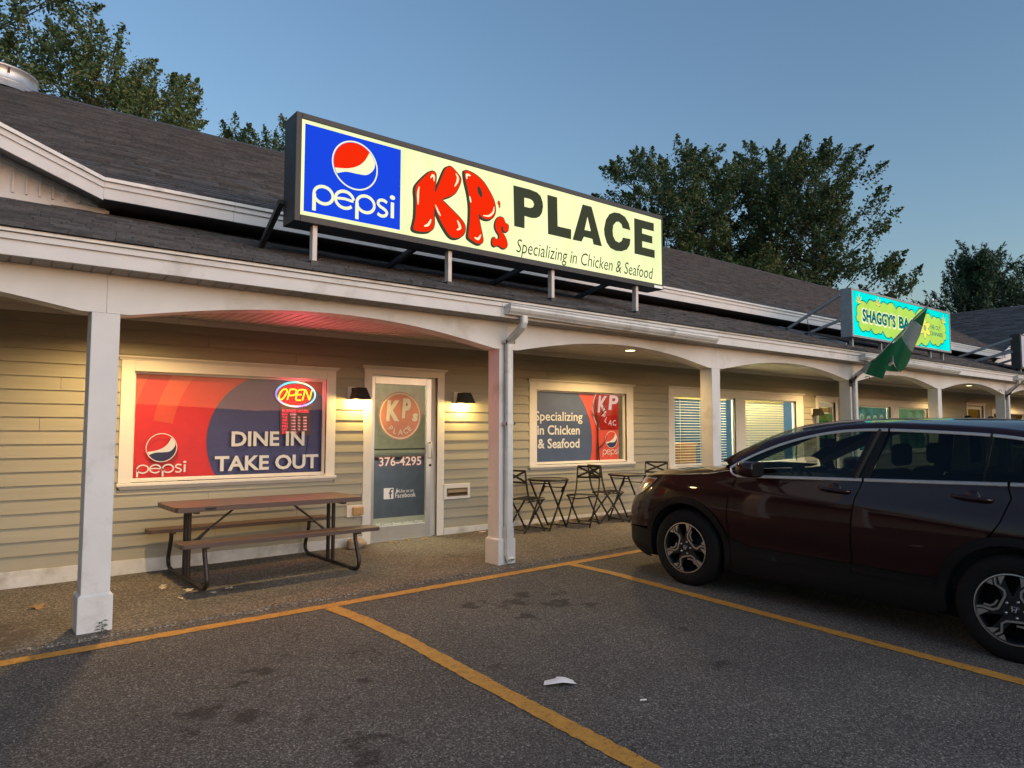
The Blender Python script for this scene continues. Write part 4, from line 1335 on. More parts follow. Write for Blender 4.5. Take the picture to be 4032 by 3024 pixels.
# ------------------------------------------------------------------ gutters and downspouts (parts of the building)
def gutter(x0, x1, tilt=0.0):
    pr = [(5.985, 2.855), (5.86, 2.862), (5.855, 2.85), (5.862, 2.835), (5.858, 2.815), (5.872, 2.785), (5.895, 2.762), (5.90, 2.752), (5.985, 2.752)]
    c = MB()
    n = len(pr)
    c.add([(x0, y, z - 0.012) for y, z in pr] + [(x1, y, z - tilt - 0.012) for y, z in pr], [(i, i + 1, n + i + 1, n + i) for i in range(n - 1)])
    c.add([(x0 - 0.004, y, z - 0.012) for y, z in pr], [tuple(range(n))])
    c.add([(x1 + 0.004, y, z - tilt - 0.012) for y, z in pr], [tuple(range(n))[::-1]])
    c.box(x0, x1, 5.975, 5.984, 2.745 - tilt, 2.85 - tilt)
    return part(c, 'gutter', M['gutter'])
def rect_tube(pts, w, h):
    """downspout: rectangular section swept along points"""
    c = MB()
    pts = [Vector(p) for p in pts]
    sec = []
    for i, p in enumerate(pts):
        d = (pts[min(i + 1, len(pts) - 1)] - pts[max(0, i - 1)]).normalized()
        a = Vector((1, 0, 0)) - d * d.x
        a.normalize()
        b = d.cross(a).normalized()
        k = 0.012
        sec.append([p + a * sx + b * sy for sx, sy in ((-w / 2 + k, -h / 2), (w / 2 - k, -h / 2), (w / 2, -h / 2 + k), (w / 2, h / 2 - k), (w / 2 - k, h / 2), (-w / 2 + k, h / 2), (-w / 2, h / 2 - k), (-w / 2, -h / 2 + k))])
    for s1, s2 in zip(sec[:-1], sec[1:]):
        c.add(s1 + s2, [(i, (i + 1) % 8, 8 + (i + 1) % 8, 8 + i) for i in range(8)])
    return c
for px, ga, gb in ((POSTX[2], -0.10, 3.55), (POSTX[4], -0.10, 4.15), (POSTX[6], -0.1, 4.0)):
    gt = gutter(px + ga, px + gb, 0.035)
    x = px + 0.098
    g = G(px, P)
    pts = [(x + 0.03, 5.92, 2.745), (x + 0.03, 5.92, 2.67), (x + 0.025, 5.935, 2.63), (x + 0.012, 6.0, 2.575), (x + 0.0, 6.10, 2.51), (x, 6.145, 2.47), (x, 6.15, 2.43), (x, 6.15, g + 0.12), (x, 6.10, g + 0.07)]
    d = part(rect_tube(pts, 0.082, 0.062), 'downspout', M['gutter'])
    for z in (1.56, 2.46):
        part(MB().box(x - 0.062, x + 0.062, 6.113, 6.117, z, z + 0.03).box(x - 0.062, x - 0.043, 6.113, 6.189, z, z + 0.03).box(x + 0.043, x + 0.062, 6.113, 6.189, z, z + 0.03), 'strap', M['gutter'], d)
    part(MB().box(x - 0.046, x + 0.046, 6.112, 6.188, g + 0.12, g + 0.42), 'shoe', M['gutter'], d)

# ------------------------------------------------------------------ lamps
M['lens'] = emis('lamp_lens', (1.0, 0.80, 0.42), 9.0)
M['canring'] = mat('can_trim', (0.7, 0.68, 0.62), 0.5)
def lamp(name, kind, loc, power, col, **k):
    d = bpy.data.lights.new(name, kind)
    d.energy = power * LG
    d.color = col
    for a, b in k.items():
        setattr(d, a, b)
    o = link(bpy.data.objects.new(name, d))
    o.location = loc
    return o
WARM = (1.0, 0.66, 0.27)
can_lab = {1.38: 'recessed porch light above the dine-in window, hidden behind the arched beam', 8.07: 'lit recessed porch light in the ceiling above the bistro tables',
           14.77: 'recessed porch light above the blinds window', 21.46: 'lit recessed porch light in the bay beyond the green flag', 28.1: 'recessed porch light in the farthest bay'}
for cx, lab in can_lab.items():
    if lab:
        t = thing('recessed_light', (cx, 7.33, 2.722), lab, 'ceiling light', 'recessed lights along the porch ceiling')
        MB().lathe([(0.075, -0.006), (0.1, -0.008), (0.105, 0.0)], (0, 0, 0), 'z', 28).build('trim_ring', M['canring'], t)
        MB().lathe([(0.0, -0.004), (0.076, -0.004)], (0, 0, 0), 'z', 24).build('lens', M['lens'], t)
        lp = lamp('can_lamp', 'SPOT', (0, 0, -0.02), 88, WARM, spot_size=R(156), spot_blend=0.6, shadow_soft_size=0.07)
        lp.parent = t
    else:
        lamp('can_lamp', 'SPOT', (cx, 7.33, 2.70), 62, WARM, spot_size=R(156), spot_blend=0.6, shadow_soft_size=0.07)

def sconce(x, z, lab, lit, g='wall lamps beside the shop doors'):
    t = thing('wall_lamp', (x, 8.37, z), lab, 'wall lamp', g)
    MB().box(-0.125, 0.06, -0.016, 0.02, -0.085, 0.075).build('back_plate', M['trim'], t, bevel=0.004)
    MB().box(-0.075, 0.03, -0.05, -0.016, -0.06, 0.065).build('canopy', M['black'], t, bevel=0.004)
    c = MB()
    c.add([(-0.06, -0.16, 0.065), (0.06, -0.16, 0.065), (0.06, -0.03, 0.065), (-0.06, -0.03, 0.065),
           (-0.105, -0.21, -0.085), (0.105, -0.21, -0.085), (0.105, -0.02, -0.085), (-0.105, -0.02, -0.085),
           (-0.1, -0.205, -0.083), (0.1, -0.205, -0.083), (0.1, -0.025, -0.083), (-0.1, -0.025, -0.083), (-0.056, -0.156, 0.058), (0.056, -0.156, 0.058), (0.056, -0.034, 0.058), (-0.056, -0.034, 0.058)],
          [(0, 1, 2, 3), (0, 4, 5, 1), (1, 5, 6, 2), (2, 6, 7, 3), (3, 7, 4, 0), (8, 12, 13, 9), (9, 13, 14, 10), (10, 14, 15, 11), (11, 15, 12, 8), (12, 15, 14, 13)])
    MB.build(c, 'shade', M['black'], t)
    if lit:
        MB().lathe([(0.0, -0.072), (0.025, -0.066), (0.033, -0.04), (0.025, -0.01), (0.0, 0.0)], (0, -0.11, 0), 'z', 14).build('bulb', M['lens'], t)
        lp = lamp('bulb_lamp', 'POINT', (0, -0.11, -0.088), 12, (1.0, 0.66, 0.2), shadow_soft_size=0.03)
        lp.parent = t
    return t
sconce(4.045, 1.975, 'lit black wall lamp between the dine-in window and the glass door', True)
sconce(5.665, 1.965, 'lit black wall lamp between the glass door and the downspout post', True)
sconce(15.30, 1.93, 'unlit black wall lamp between the blinds window and the next door', False)
sconce(24.05, 1.9, 'black wall lamp left of the farthest door, just above the car roof', False)
sconce(25.95, 1.9, 'black wall lamp right of the farthest door, just above the car roof', False)

# mail slot, outlet cover
t = thing('mail_slot', (5.595, 8.36, 0.64), 'brown mail slot in a white plate beside the glass door', 'mail slot')
c = MB()
for q in ((-0.22, 0.22, -0.1, -0.06), (-0.22, 0.22, 0.05, 0.11), (-0.22, -0.17, -0.06, 0.05), (0.175, 0.22, -0.06, 0.05)):
    c.box(q[0], q[1], -0.012, 0.03, q[2], q[3])
c.build('plate', M['trim'], t, bevel=0.003)
M['bronze'] = mat('bronze', (0.16, 0.11, 0.06), 0.4, 0.7)
c = MB()
for q in ((-0.17, 0.175, 0.034, 0.05), (-0.17, 0.175, -0.06, -0.045), (-0.17, -0.155, -0.045, 0.034), (0.16, 0.175, -0.045, 0.034)):
    c.box(q[0], q[1], -0.018, 0.02, q[2], q[3])
c.build('frame', M['bronze'], t, bevel=0.002)
c = MB().add([(-0.155, -0.012, 0.034), (0.16, -0.012, 0.034), (0.16, -0.022, -0.01), (-0.155, -0.022, -0.01), (0.16, -0.004, -0.045), (-0.155, -0.004, -0.045)], [(0, 3, 2, 1), (3, 5, 4, 2)])
c.build('flap', M['bronze'], t)
t = thing('outlet_cover', (4.04, 8.355, 0.475), 'tan outlet cover on a white plate near the table end', 'outlet cover')
MB().box(-0.11, 0.105, -0.008, 0.03, -0.073, 0.073).build('plate', M['trim'], t, bevel=0.003)
M['tanbox'] = mat('tan_plastic', (0.42, 0.26, 0.11), 0.45)
MB().box(-0.045, 0.10, -0.06, -0.008, -0.05, 0.055).build('box', M['tanbox'], t, bevel=0.012)
t = thing('security_camera', (16.05, 8.2, 2.72), 'small dome camera on the porch ceiling above the second door', 'camera')
MB().lathe([(0.075, 0.0), (0.075, -0.03), (0.06, -0.035)], (0, 0, 0), 'z', 18).build('mount', M['white'], t)
MB().lathe([(0.058, -0.03), (0.05, -0.06), (0.03, -0.08), (0.0, -0.088)], (0, 0, 0), 'z', 18).build('dome', M['black'], t)

# ------------------------------------------------------------------ neon OPEN sign with business hours
M['nyel'] = emis('neon_yellow', (1.0, 0.80, 0.03), 1.8)
M['nred'] = emis('neon_red', (1.0, 0.02, 0.03), 1.1)
M['ledred'] = emis('led_red', (1.0, 0.05, 0.08), 2.6)
M['ledpink'] = emis('led_pink', (1.0, 0.32, 0.28), 2.4)
M['board'] = mat('dark_red_acrylic', (0.07, 0.008, 0.02), 0.3)
def neon_ring_mat():
    m, nt, bs = nodes('neon_ring')
    nt.nodes.remove(bs)
    e = nt.nodes.new('ShaderNodeEmission'); e.inputs['Strength'].default_value = 1.7 * EXG
    tc = nt.nodes.new('ShaderNodeTexCoord')
    sx = nt.nodes.new('ShaderNodeSeparateXYZ'); nt.links.new(tc.outputs['Object'], sx.inputs[0])
    at = nt.nodes.new('ShaderNodeMath'); at.operation = 'ARCTAN2'
    nt.links.new(sx.outputs['Z'], at.inputs[0]); nt.links.new(sx.outputs['X'], at.inputs[1])
    mr = nt.nodes.new('ShaderNodeMapRange'); mr.inputs['From Min'].default_value = -math.pi; mr.inputs['From Max'].default_value = math.pi
    nt.links.new(at.outputs[0], mr.inputs['Value'])
    c = ramp(nt, mr.outputs['Result'], [(0.0, (0.2, 0.15, 1)), (0.14, (1, 0.75, 0.5)), (0.25, (1, 0.8, 0.9)), (0.33, (0.7, 0.2, 1.0)), (0.45, (0.25, 0.7, 1)), (0.55, (0.5, 0.85, 1)), (0.66, (1.0, 0.85, 0.35)), (0.75, (0.4, 1, 0.75)), (0.85, (0.1, 0.75, 1)), (1.0, (0.25, 0.2, 1))])
    nt.links.new(c, e.inputs['Color'])
    nt.links.new(e.outputs[0], nt.nodes['Material Output'].inputs['Surface'])
    return m
M['nring'] = neon_ring_mat()
Qo = lambda a, b: onY(900 + a * 0.3014, 1450 + b * 0.3014, 8.465)
ox, oz = Qo(880, 342)
rx = (Qo(1150, 342)[0] - Qo(612, 342)[0]) / 2
rz = (Qo(880, 172)[1] - Qo(880, 515)[1]) / 2
YO = 8.472
t = thing('open_sign', (ox, YO, oz), 'glowing oval neon OPEN sign with red business hours board', 'neon sign')
by0 = Qo(880, 880)[1] - oz
bx0, bx1 = Qo(680, 700)[0] - ox, Qo(1080, 700)[0] - ox
c = MB()
out = circ(0, 0, rx * 1.03, rz * 1.04, n=48)
c.poly([out], lambda u, v: (u, 0.012, v), thick=(0, 0.006, 0))
c.box(bx0, bx1, 0.0125, 0.0175, by0, -rz * 0.72)
c.build('backing_board', M['board'], t)
MB().poly([circ(0, 0, rx * 0.82, rz * 0.80, n=40)], lambda u, v: (u, 0.010, v)).build('red_glow_panel', M['nred'], t)
c = MB()
for a0_, a1_ in ((-62, 130), (118, 305)):
    off = 1.0 if a0_ < 0 else 0.985
    c.tube([(rx * 0.955 * off * math.cos(R(a)), -0.004, rz * 0.93 * off * math.sin(R(a))) for a in np.linspace(a0_, a1_, 40)], 0.0105, 8)
c.build('oval_tube', M['nring'], t)
def L2(pts):
    return smooth2([((Qo(*p)[0] - ox), (Qo(*p)[1] - oz)) for p in pts], False, 5)
def L1(pts):
    return [((Qo(*p)[0] - ox), (Qo(*p)[1] - oz)) for p in pts]
c = MB()
for pts, sm in (([(728, 275), (700, 290), (668, 340), (660, 385), (672, 408), (705, 400), (745, 350), (765, 300), (755, 275), (728, 275)], 1), ([(768, 412), (800, 285)], 0), ([(800, 278), (860, 275), (885, 290), (878, 330), (850, 352), (795, 355)], 1),
                ([(990, 280), (925, 282), (905, 300), (890, 350), (880, 395), (890, 415), (945, 418)], 1), ([(895, 345), (950, 345)], 0), ([(965, 418), (1000, 290), (1010, 285)], 0), ([(1010, 285), (1055, 415)], 0), ([(1055, 415), (1092, 282)], 0)):
    p = L2(pts) if sm else L1(pts)
    c.tube([(a, -0.006, b) for a, b in p], 0.0088, 8)
c.build('letter_tube', M['nyel'], t)
f = lambda u, v: (u, 0.009, v)
cr, cp = MB(), MB()
def hrs(mb, s, a, b, ya, yb):
    p, q_ = Qo(a, yb), Qo(b, ya)
    text(mb, s, (p[0] - ox, q_[0] - ox, p[1] - oz, Qo(a, ya)[1] - oz), f, 0.004)
hrs(cr, 'BUSINESS HOURS', 708, 1052, 536, 575)
for i, d_ in enumerate(('MON', 'TUE', 'WED', 'THU', 'FRI', 'SAT', 'SUN')):
    y_ = 588 + i * 39.5
    hrs(cr, d_, 706, 775, y_, y_ + 27)
    if d_ in ('MON', 'SUN'):
        hrs(cp, 'CLOSED', 808, 892, y_ + 3, y_ + 24)
    else:
        hrs(cp, '11:00', 824, 880, y_ + 4, y_ + 24); hrs(cp, 'TO', 910, 942, y_ + 4, y_ + 24); hrs(cp, '8:00', 985, 1026, y_ + 4, y_ + 24)
cr.build('day_lettering', M['ledred'], t)
cp.build('hour_lettering', M['ledpink'], t)
lp = lamp('neon_glow', 'AREA', (0, -0.022, 0), 5.5, (1.0, 0.07, 0.12), shape='ELLIPSE', size=rx * 1.7, size_y=rz * 1.6)
lp.rotation_euler = (R(-90), 0, 0)
lp.parent = t
c = MB()
for a in (-0.05, 0.05):
    c.bar((a, 0.012, rz), (a, 0.012, rz + 0.03), 0.006, 0.004)
c.tube([(bx1 - 0.02, 0.02, by0 + 0.05), (bx1 - 0.03, 0.02, by0 - 0.1), (bx1 - 0.05, 0.02, by0 - 0.25)], 0.003, 6)
c.build('cord', M['black'], t)

# ------------------------------------------------------------------ picnic table
M['plank'] = mat('brown_plastic_plank', (0.105, 0.068, 0.056), 0.42, var=0.15, scale=6, bmp=0.25, bscale=25, stretch=(0.3, 4, 4), obj_rand=0.15)
M['steel'] = mat('brown_steel', (0.055, 0.043, 0.037), 0.42, 0.5, var=0.15)
gx = 2.62
gz = G(gx, 7.6) + 0.022
t = thing('picnic_table', (gx, 7.58, gz), 'brown folding picnic table with two attached benches under the dine-in window', 'picnic table', rz=R(0.8))
def rounded(x0, x1, y0, y1, z0, z1, r, corners):
    """plank with chosen rounded corners"""
    pts = []
    for cx, cy, a0_, k in ((x1, y1, 0, 'ne'), (x0, y1, 90, 'nw'), (x0, y0, 180, 'sw'), (x1, y0, 270, 'se')):
        if k in corners:
            sx, sy = (-1 if cx == x1 else 1), (-1 if cy == y1 else 1)
            pts += [(cx + sx * r + r * math.cos(R(a0_ + 15 * i)), cy + sy * r + r * math.sin(R(a0_ + 15 * i))) for i in range(7)]
        else:
            pts.append((cx, cy))
    c = MB()
    c.poly([pts], lambda u, v: (u, v, z1), thick=(0, 0, z0 - z1))
    return c
LX = 0.965
for k in range(5):
    a = -0.38 + 0.152 * k
    cs = {0: 'sw se', 4: 'ne nw'}.get(k, '').split()
    rounded(-LX, LX, a + 0.003, a + 0.149, 0.705, 0.75, 0.06, cs).build('top_plank', M['plank'], t, bevel=0.006)
tp = [c_ for c_ in t.children]
MB().box(-LX + 0.02, LX - 0.02, -0.375, 0.375, 0.70, 0.735).build('top_core', M['plank'], t)
MB().lathe([(0.0, 0.0), (0.03, 0.0)], (0.0, 0.0, 0.7515), 'z', 16).build('umbrella_hole_cap', M['black'], t)
MB().box(-0.70, -0.60, -0.3825, -0.376, 0.715, 0.738).build('maker_badge', M['black'], t)
for s in (-1, 1):
    y0 = s * 0.60
    rounded(-1.0, 1.0, y0 - 0.125, y0 + 0.125, 0.415, 0.452, 0.04, ['ne', 'nw', 'sw', 'se']).build('bench_plank', M['plank'], t, bevel=0.008)
    for e in (-1, 1):
        x = e * 0.76
        MB().bar((x, y0 - 0.1, 0.405), (x, y0 + 0.1, 0.405), 0.04, 0.02).build('bench_bracket', M['steel'], t)
for e in (-1, 1):
    x = e * 0.76
    pts = [(x, -0.60, 0.41), (x, -0.60, 0.37)] + smooth2([(x, -0.605, 0.33), (x, -0.66, 0.21), (x, -0.70, 0.11), (x, -0.665, 0.045), (x, -0.58, 0.024), (x, -0.4, 0.022)], False, 5)
    pts += [(a, -b, c_) for a, b, c_ in pts[::-1]]
    MB().tube(pts, 0.021, 10).build('sled_leg', M['steel'], t)
    for yy in (-0.065, 0.065):
        MB().tube([(x, yy, 0.022), (x, yy, 0.70)], 0.021, 10).build('upright', M['steel'], t)
    MB().bar((x, -0.34, 0.69), (x, 0.34, 0.69), 0.04, 0.025).build('cross_rail', M['steel'], t)
    b_ = MB().tube([(x - e * 0.02, 0, 0.34), (x - e * 0.24, 0, 0.51)], 0.012, 8)
    b_.tube([(x - e * 0.22, -0.012, 0.50), (x - e * 0.48, -0.012, 0.70)], 0.011, 8)
    b_.tube([(x - e * 0.02, -0.03, 0.30), (x - e * 0.22, -0.012, 0.50)], 0.009, 8)
    bo = b_.build('folding_brace', M['steel'], t)
    MB().tube([(x - e * 0.21, 0, 0.487), (x - e * 0.235, 0, 0.507)], 0.0155, 10).build('lock_ring', M['alu'], bo)
MB().bar((-0.76, 0, 0.30), (0.76, 0, 0.30), 0.001, 0.001).build('tie_wire', M['steel'], t)

# ------------------------------------------------------------------ bistro tables and folding chairs
M['bist'] = mat('bistro_metal', (0.026, 0.021, 0.017), 0.42, 0.4, var=0.25, scale=12)
M['bglass'] = mat('bistro_top', (0.11, 0.105, 0.095), 0.18, 0.0, var=0.15)
def bistro_table():
    t = thing('bistro_table', (0, 0, 0), 'x', 'table')
    MB().lathe([(0.0, 0.715), (0.285, 0.715), (0.285, 0.708), (0.0, 0.708)], (0, 0, 0), 'z', 40).build('table_top', M['bglass'], t)
    MB().lathe([(0.283, 0.719), (0.295, 0.721), (0.303, 0.712), (0.303, 0.694), (0.295, 0.69), (0.283, 0.692), (0.283, 0.719)], (0, 0, 0), 'z', 44).build('rim', M['bist'], t)
    for s in (-1, 1):
        MB().bar((-0.24, s * 0.19, 0.0), (0.22, s * 0.19, 0.69), 0.024, 0.016).build('leg', M['bist'], t)
        MB().bar((0.24, s * 0.165, 0.0), (-0.22, s * 0.165, 0.69), 0.024, 0.016).build('leg', M['bist'], t)
        MB().bar((0.105, s * 0.178, 0.52), (0.16, s * 0.178, 0.60), 0.03, 0.03).build('hinge', M['bist'], t)
    for x, z, w in ((-0.22, 0.03, 0.19), (0.22, 0.03, 0.165), (0.145, 0.585, 0.19), (-0.2, 0.66, 0.165)):
        MB().bar((x, -w, z), (x, w, z), 0.014, 0.014).build('cross_bar', M['bist'], t)
    return t
def folding_chair():
    t = thing('folding_chair', (0, 0, 0), 'x', 'chair')
    # faces +x
    for s in (-1, 1):
        y = s * 0.185
        p = smooth2([(0.20, y, 0.0), (0.02, y, 0.27), (-0.11, y, 0.45), (-0.165, y, 0.60), (-0.21, y, 0.87)], False, 5)
        c = MB()
        for a, b in zip(p[:-1], p[1:]):
            c.bar(a, b, 0.013, 0.025, up=(1, 0, 0.4))
        c.build('back_leg', M['bist'], t)
        MB().bar((-0.21, s * 0.165, 0.0), (0.19, s * 0.165, 0.45), 0.013, 0.025, up=(1, 0, 0)).build('front_leg', M['bist'], t)
        MB().bar((-0.14, s * 0.176, 0.435), (0.215, s * 0.176, 0.45), 0.012, 0.018).build('seat_rail', M['bist'], t)
        MB().tube([(0.0 - 0.005, s * 0.155, 0.235), (0.0 - 0.005, s * 0.2, 0.235)], 0.008, 8).build('pivot', M['alu'], t)
    for k in range(6):
        x = -0.12 + 0.062 * k
        MB().bar((x, -0.17, 0.455 + 0.003 * k), (x, 0.17, 0.455 + 0.003 * k), 0.045, 0.008, up=(0, 0, 1)).build('seat_slat', M['bist'], t)
    pt = lambda z: -0.165 - 0.045 * (z - 0.60) / 0.27
    for z in (0.865, 0.70):
        c = MB()
        q = [(pt(z) - 0.015 * math.sin(math.pi * k / 6), -0.185 + 0.37 * k / 6, z) for k in range(7)]
        for a, b in zip(q[:-1], q[1:]):
            c.bar(a, b, 0.012, 0.028)
        c.build('back_rail', M['bist'], t)
    for s in (-1, 1):
        MB().bar((pt(0.71) - 0.008, -s * 0.18, 0.71), (pt(0.855) - 0.008, s * 0.18, 0.855), 0.01, 0.028).build('back_cross', M['bist'], t)
    for x, z in ((0.17, 0.045), (-0.18, 0.04)):
        MB().bar((x, -0.18, z), (x, 0.18, z), 0.012, 0.012).build('cross_bar', M['bist'], t)
    c = MB()
    q = smooth2([(0.2, -0.17, 0.44), (0.215, 0, 0.415), (0.2, 0.17, 0.44)], False, 5)
    c.tube(q, 0.007, 6)
    c.build('front_bow', M['bist'], t)
    return t
def place(o, x, y, rz, label, group):
    o.location = (x, y, G(x, y) + 0.022)
    o.rotation_euler = (0, 0, R(rz))
    o['label'] = label; o['group'] = group
bt = bistro_table()
place(bt, 6.86, 7.86, 14, 'small round black bistro table nearest the downspout post', 'round bistro tables')
place(copy_tree(bt), 8.36, 7.68, 8, 'small round black bistro table beside the car nose', 'round bistro tables')
fc = folding_chair()
place(fc, 6.42, 7.84, 8, 'black folding chair half hidden behind the downspout post', 'black folding chairs')
place(copy_tree(fc), 7.44, 7.72, 202, 'black folding chair with cross back, left of the two between the tables', 'black folding chairs')
place(copy_tree(fc), 7.98, 7.78, -14, 'black folding chair right of the two between the tables, facing the car', 'black folding chairs')
place(copy_tree(fc), 9.02, 7.72, 205, 'black folding chair mostly hidden behind the car bonnet', 'black folding chairs')

# ------------------------------------------------------------------ flag on the porch post
M['fgreen'], nt, bs = nodes('flag_green')
def cloth(name, col):
    m, nt, bs = nodes(name)
    n = tex(nt, 'noise', 3.0, 3)
    c = ramp(nt, n.outputs['Fac'], [(0.3, tuple(x * 0.8 for x in col)), (0.7, col)])
    nt.links.new(c, bs.inputs['Base Color'])
    bs.inputs['Roughness'].default_value = 0.75
    tl = nt.nodes.new('ShaderNodeBsdfTranslucent'); nt.links.new(c, tl.inputs['Color'])
    mx = nt.nodes.new('ShaderNodeMixShader'); mx.inputs[0].default_value = 0.35
    nt.links.new(bs.outputs[0], mx.inputs[1]); nt.links.new(tl.outputs[0], mx.inputs[2])
    nt.links.new(mx.outputs[0], nt.nodes['Material Output'].inputs['Surface'])
    return m
M['fgreen'] = cloth('flag_green', (0.02, 0.17, 0.07))
M['fwhite'] = cloth('flag_grey_white', (0.36, 0.40, 0.37))
M['fdark'] = cloth('flag_black', (0.02, 0.03, 0.02))
def onX(px, py, x):
    d = fwd + rg2 * ((px - 2016) / 2784.7) - up2 * ((py - 1512) / 2784.7)
    k = x / d.x
    return (d.y * k, 1.5 + d.z * k)
FX = 12.60
fb = Vector((FX, P, 2.37))
t = thing('flag', tuple(fb), 'green and white flag hanging from a slanted pole on the porch post', 'flag')
fl = lambda mb, n_, m, par=None: mb.build(n_, m, par or t, base=fb)
FZ = lambda a, b: onX(3200 + a * 0.4219, 1000 + b * 0.4219, FX)
tip = FZ(1112, 440)
fl(MB().tube([(FX, P - 0.03, 2.37), (FX, tip[0], tip[1])], 0.011, 8), 'pole', M['alu'])
fl(MB().lathe([(0.0, 0.055), (0.025, 0.045), (0.035, 0.02), (0.025, -0.01), (0.012, -0.03)], (FX, tip[0], tip[1]), 'z', 12), 'finial', M['alu'])
fl(MB().box(FX - 0.05, FX + 0.03, P - 0.012, P - 0.001, 2.29, 2.43).bar((FX, P - 0.012, 2.36), (FX, P - 0.12, 2.47), 0.035, 0.035).box(FX - 0.06, FX + 0.06, P - 0.06, P - 0.03, 2.38, 2.41), 'bracket', M['black'])
def ripple(y, z):
    return FX + 0.10 * math.sin(9.0 * (y + z * 0.55)) * min(1, (3.75 - z)) + 0.06 * math.sin(4.2 * z + 13 * y) * (3.7 - z)
patches = [('fgreen', [(1078, 498), (1062, 560), (1030, 682), (1000, 650), (955, 622), (1010, 570)]),
           ('fwhite', [(955, 622), (1000, 650), (1030, 682), (1005, 760), (960, 860), (935, 920), (900, 850), (860, 800), (820, 762), (880, 700)]),
           ('fgreen', [(820, 762), (860, 800), (900, 850), (935, 920), (905, 1000), (870, 1070), (840, 1103), (790, 1010), (728, 938), (700, 985), (680, 1040), (664, 1085), (640, 1165), (570, 1145), (495, 1120), (520, 1075), (560, 990), (620, 940), (680, 870), (750, 810)]),
           ('fwhite', [(560, 990), (520, 1075), (495, 1120), (448, 1092), (490, 1040)]),
           ('fgreen', [(664, 1085), (683, 1037), (728, 1045), (790, 1030), (838, 1102), (760, 1100)]),
           ('fwhite', [(690, 1015), (700, 985), (728, 938), (752, 965), (790, 1012), (740, 1030), (685, 1036)]),
           ('fwhite', [(1078, 498), (1010, 570), (955, 622), (880, 700), (820, 762), (750, 810), (740, 800), (860, 690), (960, 590), (1060, 495)])]
for i, (mm, pts) in enumerate(patches):
    lp = [FZ(*p) for p in pts]
    dense = []
    for a, b in zip(lp, lp[1:] + lp[:1]):
        k = max(1, int(math.hypot(b[0] - a[0], b[1] - a[1]) / 0.05))
        dense += [(a[0] + (b[0] - a[0]) * j / k, a[1] + (b[1] - a[1]) * j / k) for j in range(k)]
    c = MB().poly([dense], lambda u, v: (ripple(u, v) - 0.002 * i, u, v), step=0.035)
    fl_ = fl(c, 'green_cloth' if mm == 'fgreen' else 'white_cloth', M[mm])
    for p in fl_.data.polygons: p.use_smooth = True
c = MB()
for a, b in (((712, 985), (740, 962)), ((700, 1008), (765, 988))):
    p, q_ = FZ(*a), FZ(*b)
    stroke(c, [p, q_], 0.028, lambda u, v: (ripple(u, v) - 0.03, u, v))
fl(c, 'dark_stripes', M['fdark'])
# empty bracket pole on the far post
fx = POSTX[6] + 0.05
t = thing('flag_bracket', (fx, P, 2.35), 'bare black flagpole bracket on the far porch post at the right edge', 'flag bracket')
MB().box(-0.03, 0.05, -0.012, -0.001, -0.08, 0.06).bar((0.01, -0.012, 0), (0.01, -0.12, 0.1), 0.035, 0.035).build('bracket', M['black'], t)
MB().tube([(0.01, -0.06, 0.05), (0.01, -1.3, 1.25)], 0.011, 8).build('pole', M['dkgrey'], t)
for hx in (13.15, 19.95):
    tag(MB().tube(smooth2([(hx, P - 0.001, 2.48), (hx + 0.01, P - 0.03, 2.50), (hx + 0.08, P - 0.035, 2.50), (hx + 0.13, P - 0.03, 2.47)], False, 4), 0.006, 6).build('beam_hook', M['black']),
        'small wire hook on the beam %s' % ('just right of the flag post' if hx < 15 else 'left of the far bracket post'), 'hook')
# ------------------------------------------------------------------ dark maroon sport utility car
M['paint'] = mat('maroon_paint', (0.021, 0.0032, 0.004), 0.4, 0.0, var=0.04, coat=0.8, spec=0.1)
M['clad'] = mat('black_cladding', (0.008, 0.008, 0.008), 0.55, var=0.15, scale=30, spec=0.25)
M['gap'] = mat('panel_gap_black', (0.004, 0.004, 0.004), 0.9)
M['chrome'] = mat('brushed_chrome', (0.80, 0.82, 0.86), 0.3, 0.75, var=0.03)
M['rubber'] = mat('tyre_rubber', (0.008, 0.008, 0.008), 0.8, var=0.2, scale=25, spec=0.25)
M['rimdark'] = mat('rim_dark', (0.035, 0.037, 0.042), 0.38, 0.6, var=0.1)
M['rimface'] = mat('rim_machined', (0.60, 0.58, 0.56), 0.32, 0.9, var=0.06)
M['hub'] = mat('brake_dark', (0.01, 0.01, 0.01), 0.6, 0.4)
M['fglass'] = glass('car_front_glass', (0.52, 0.60, 0.56), 1.5, 0.0, 0.5)
M['rglass'] = glass('car_privacy_glass', (0.07, 0.10, 0.095), 1.5, 0.0, 0.45)
M['inter'] = mat('car_interior', (0.018, 0.018, 0.018), 0.7)
M['lampg'] = mat('headlamp_lens', (0.62, 0.62, 0.58), 0.12, 0.35, coat=1.0)
M['amber'] = mat('amber_lens', (0.55, 0.13, 0.01), 0.12, coat=1.0)
car = link(bpy.data.objects.new('parked_car', None))
hx = Vector((-0.032935, 0.999029, 0.029276)); lf = Vector((-0.999457, -0.032949, 0.0)); uu = Vector((0.000965, -0.02926, 0.999571))
CS = 1.02
m4 = Matrix.Identity(4)
for i in range(3):
    m4[i][0], m4[i][1], m4[i][2] = hx[i] * CS, lf[i] * CS, uu[i] * CS
m4[0][3], m4[1][3], m4[2][3] = 6.6725, 3.1567, -0.0540
car.matrix_world = m4
tag(car, 'dark maroon sport utility car parked nose-in, front half in view', 'car')

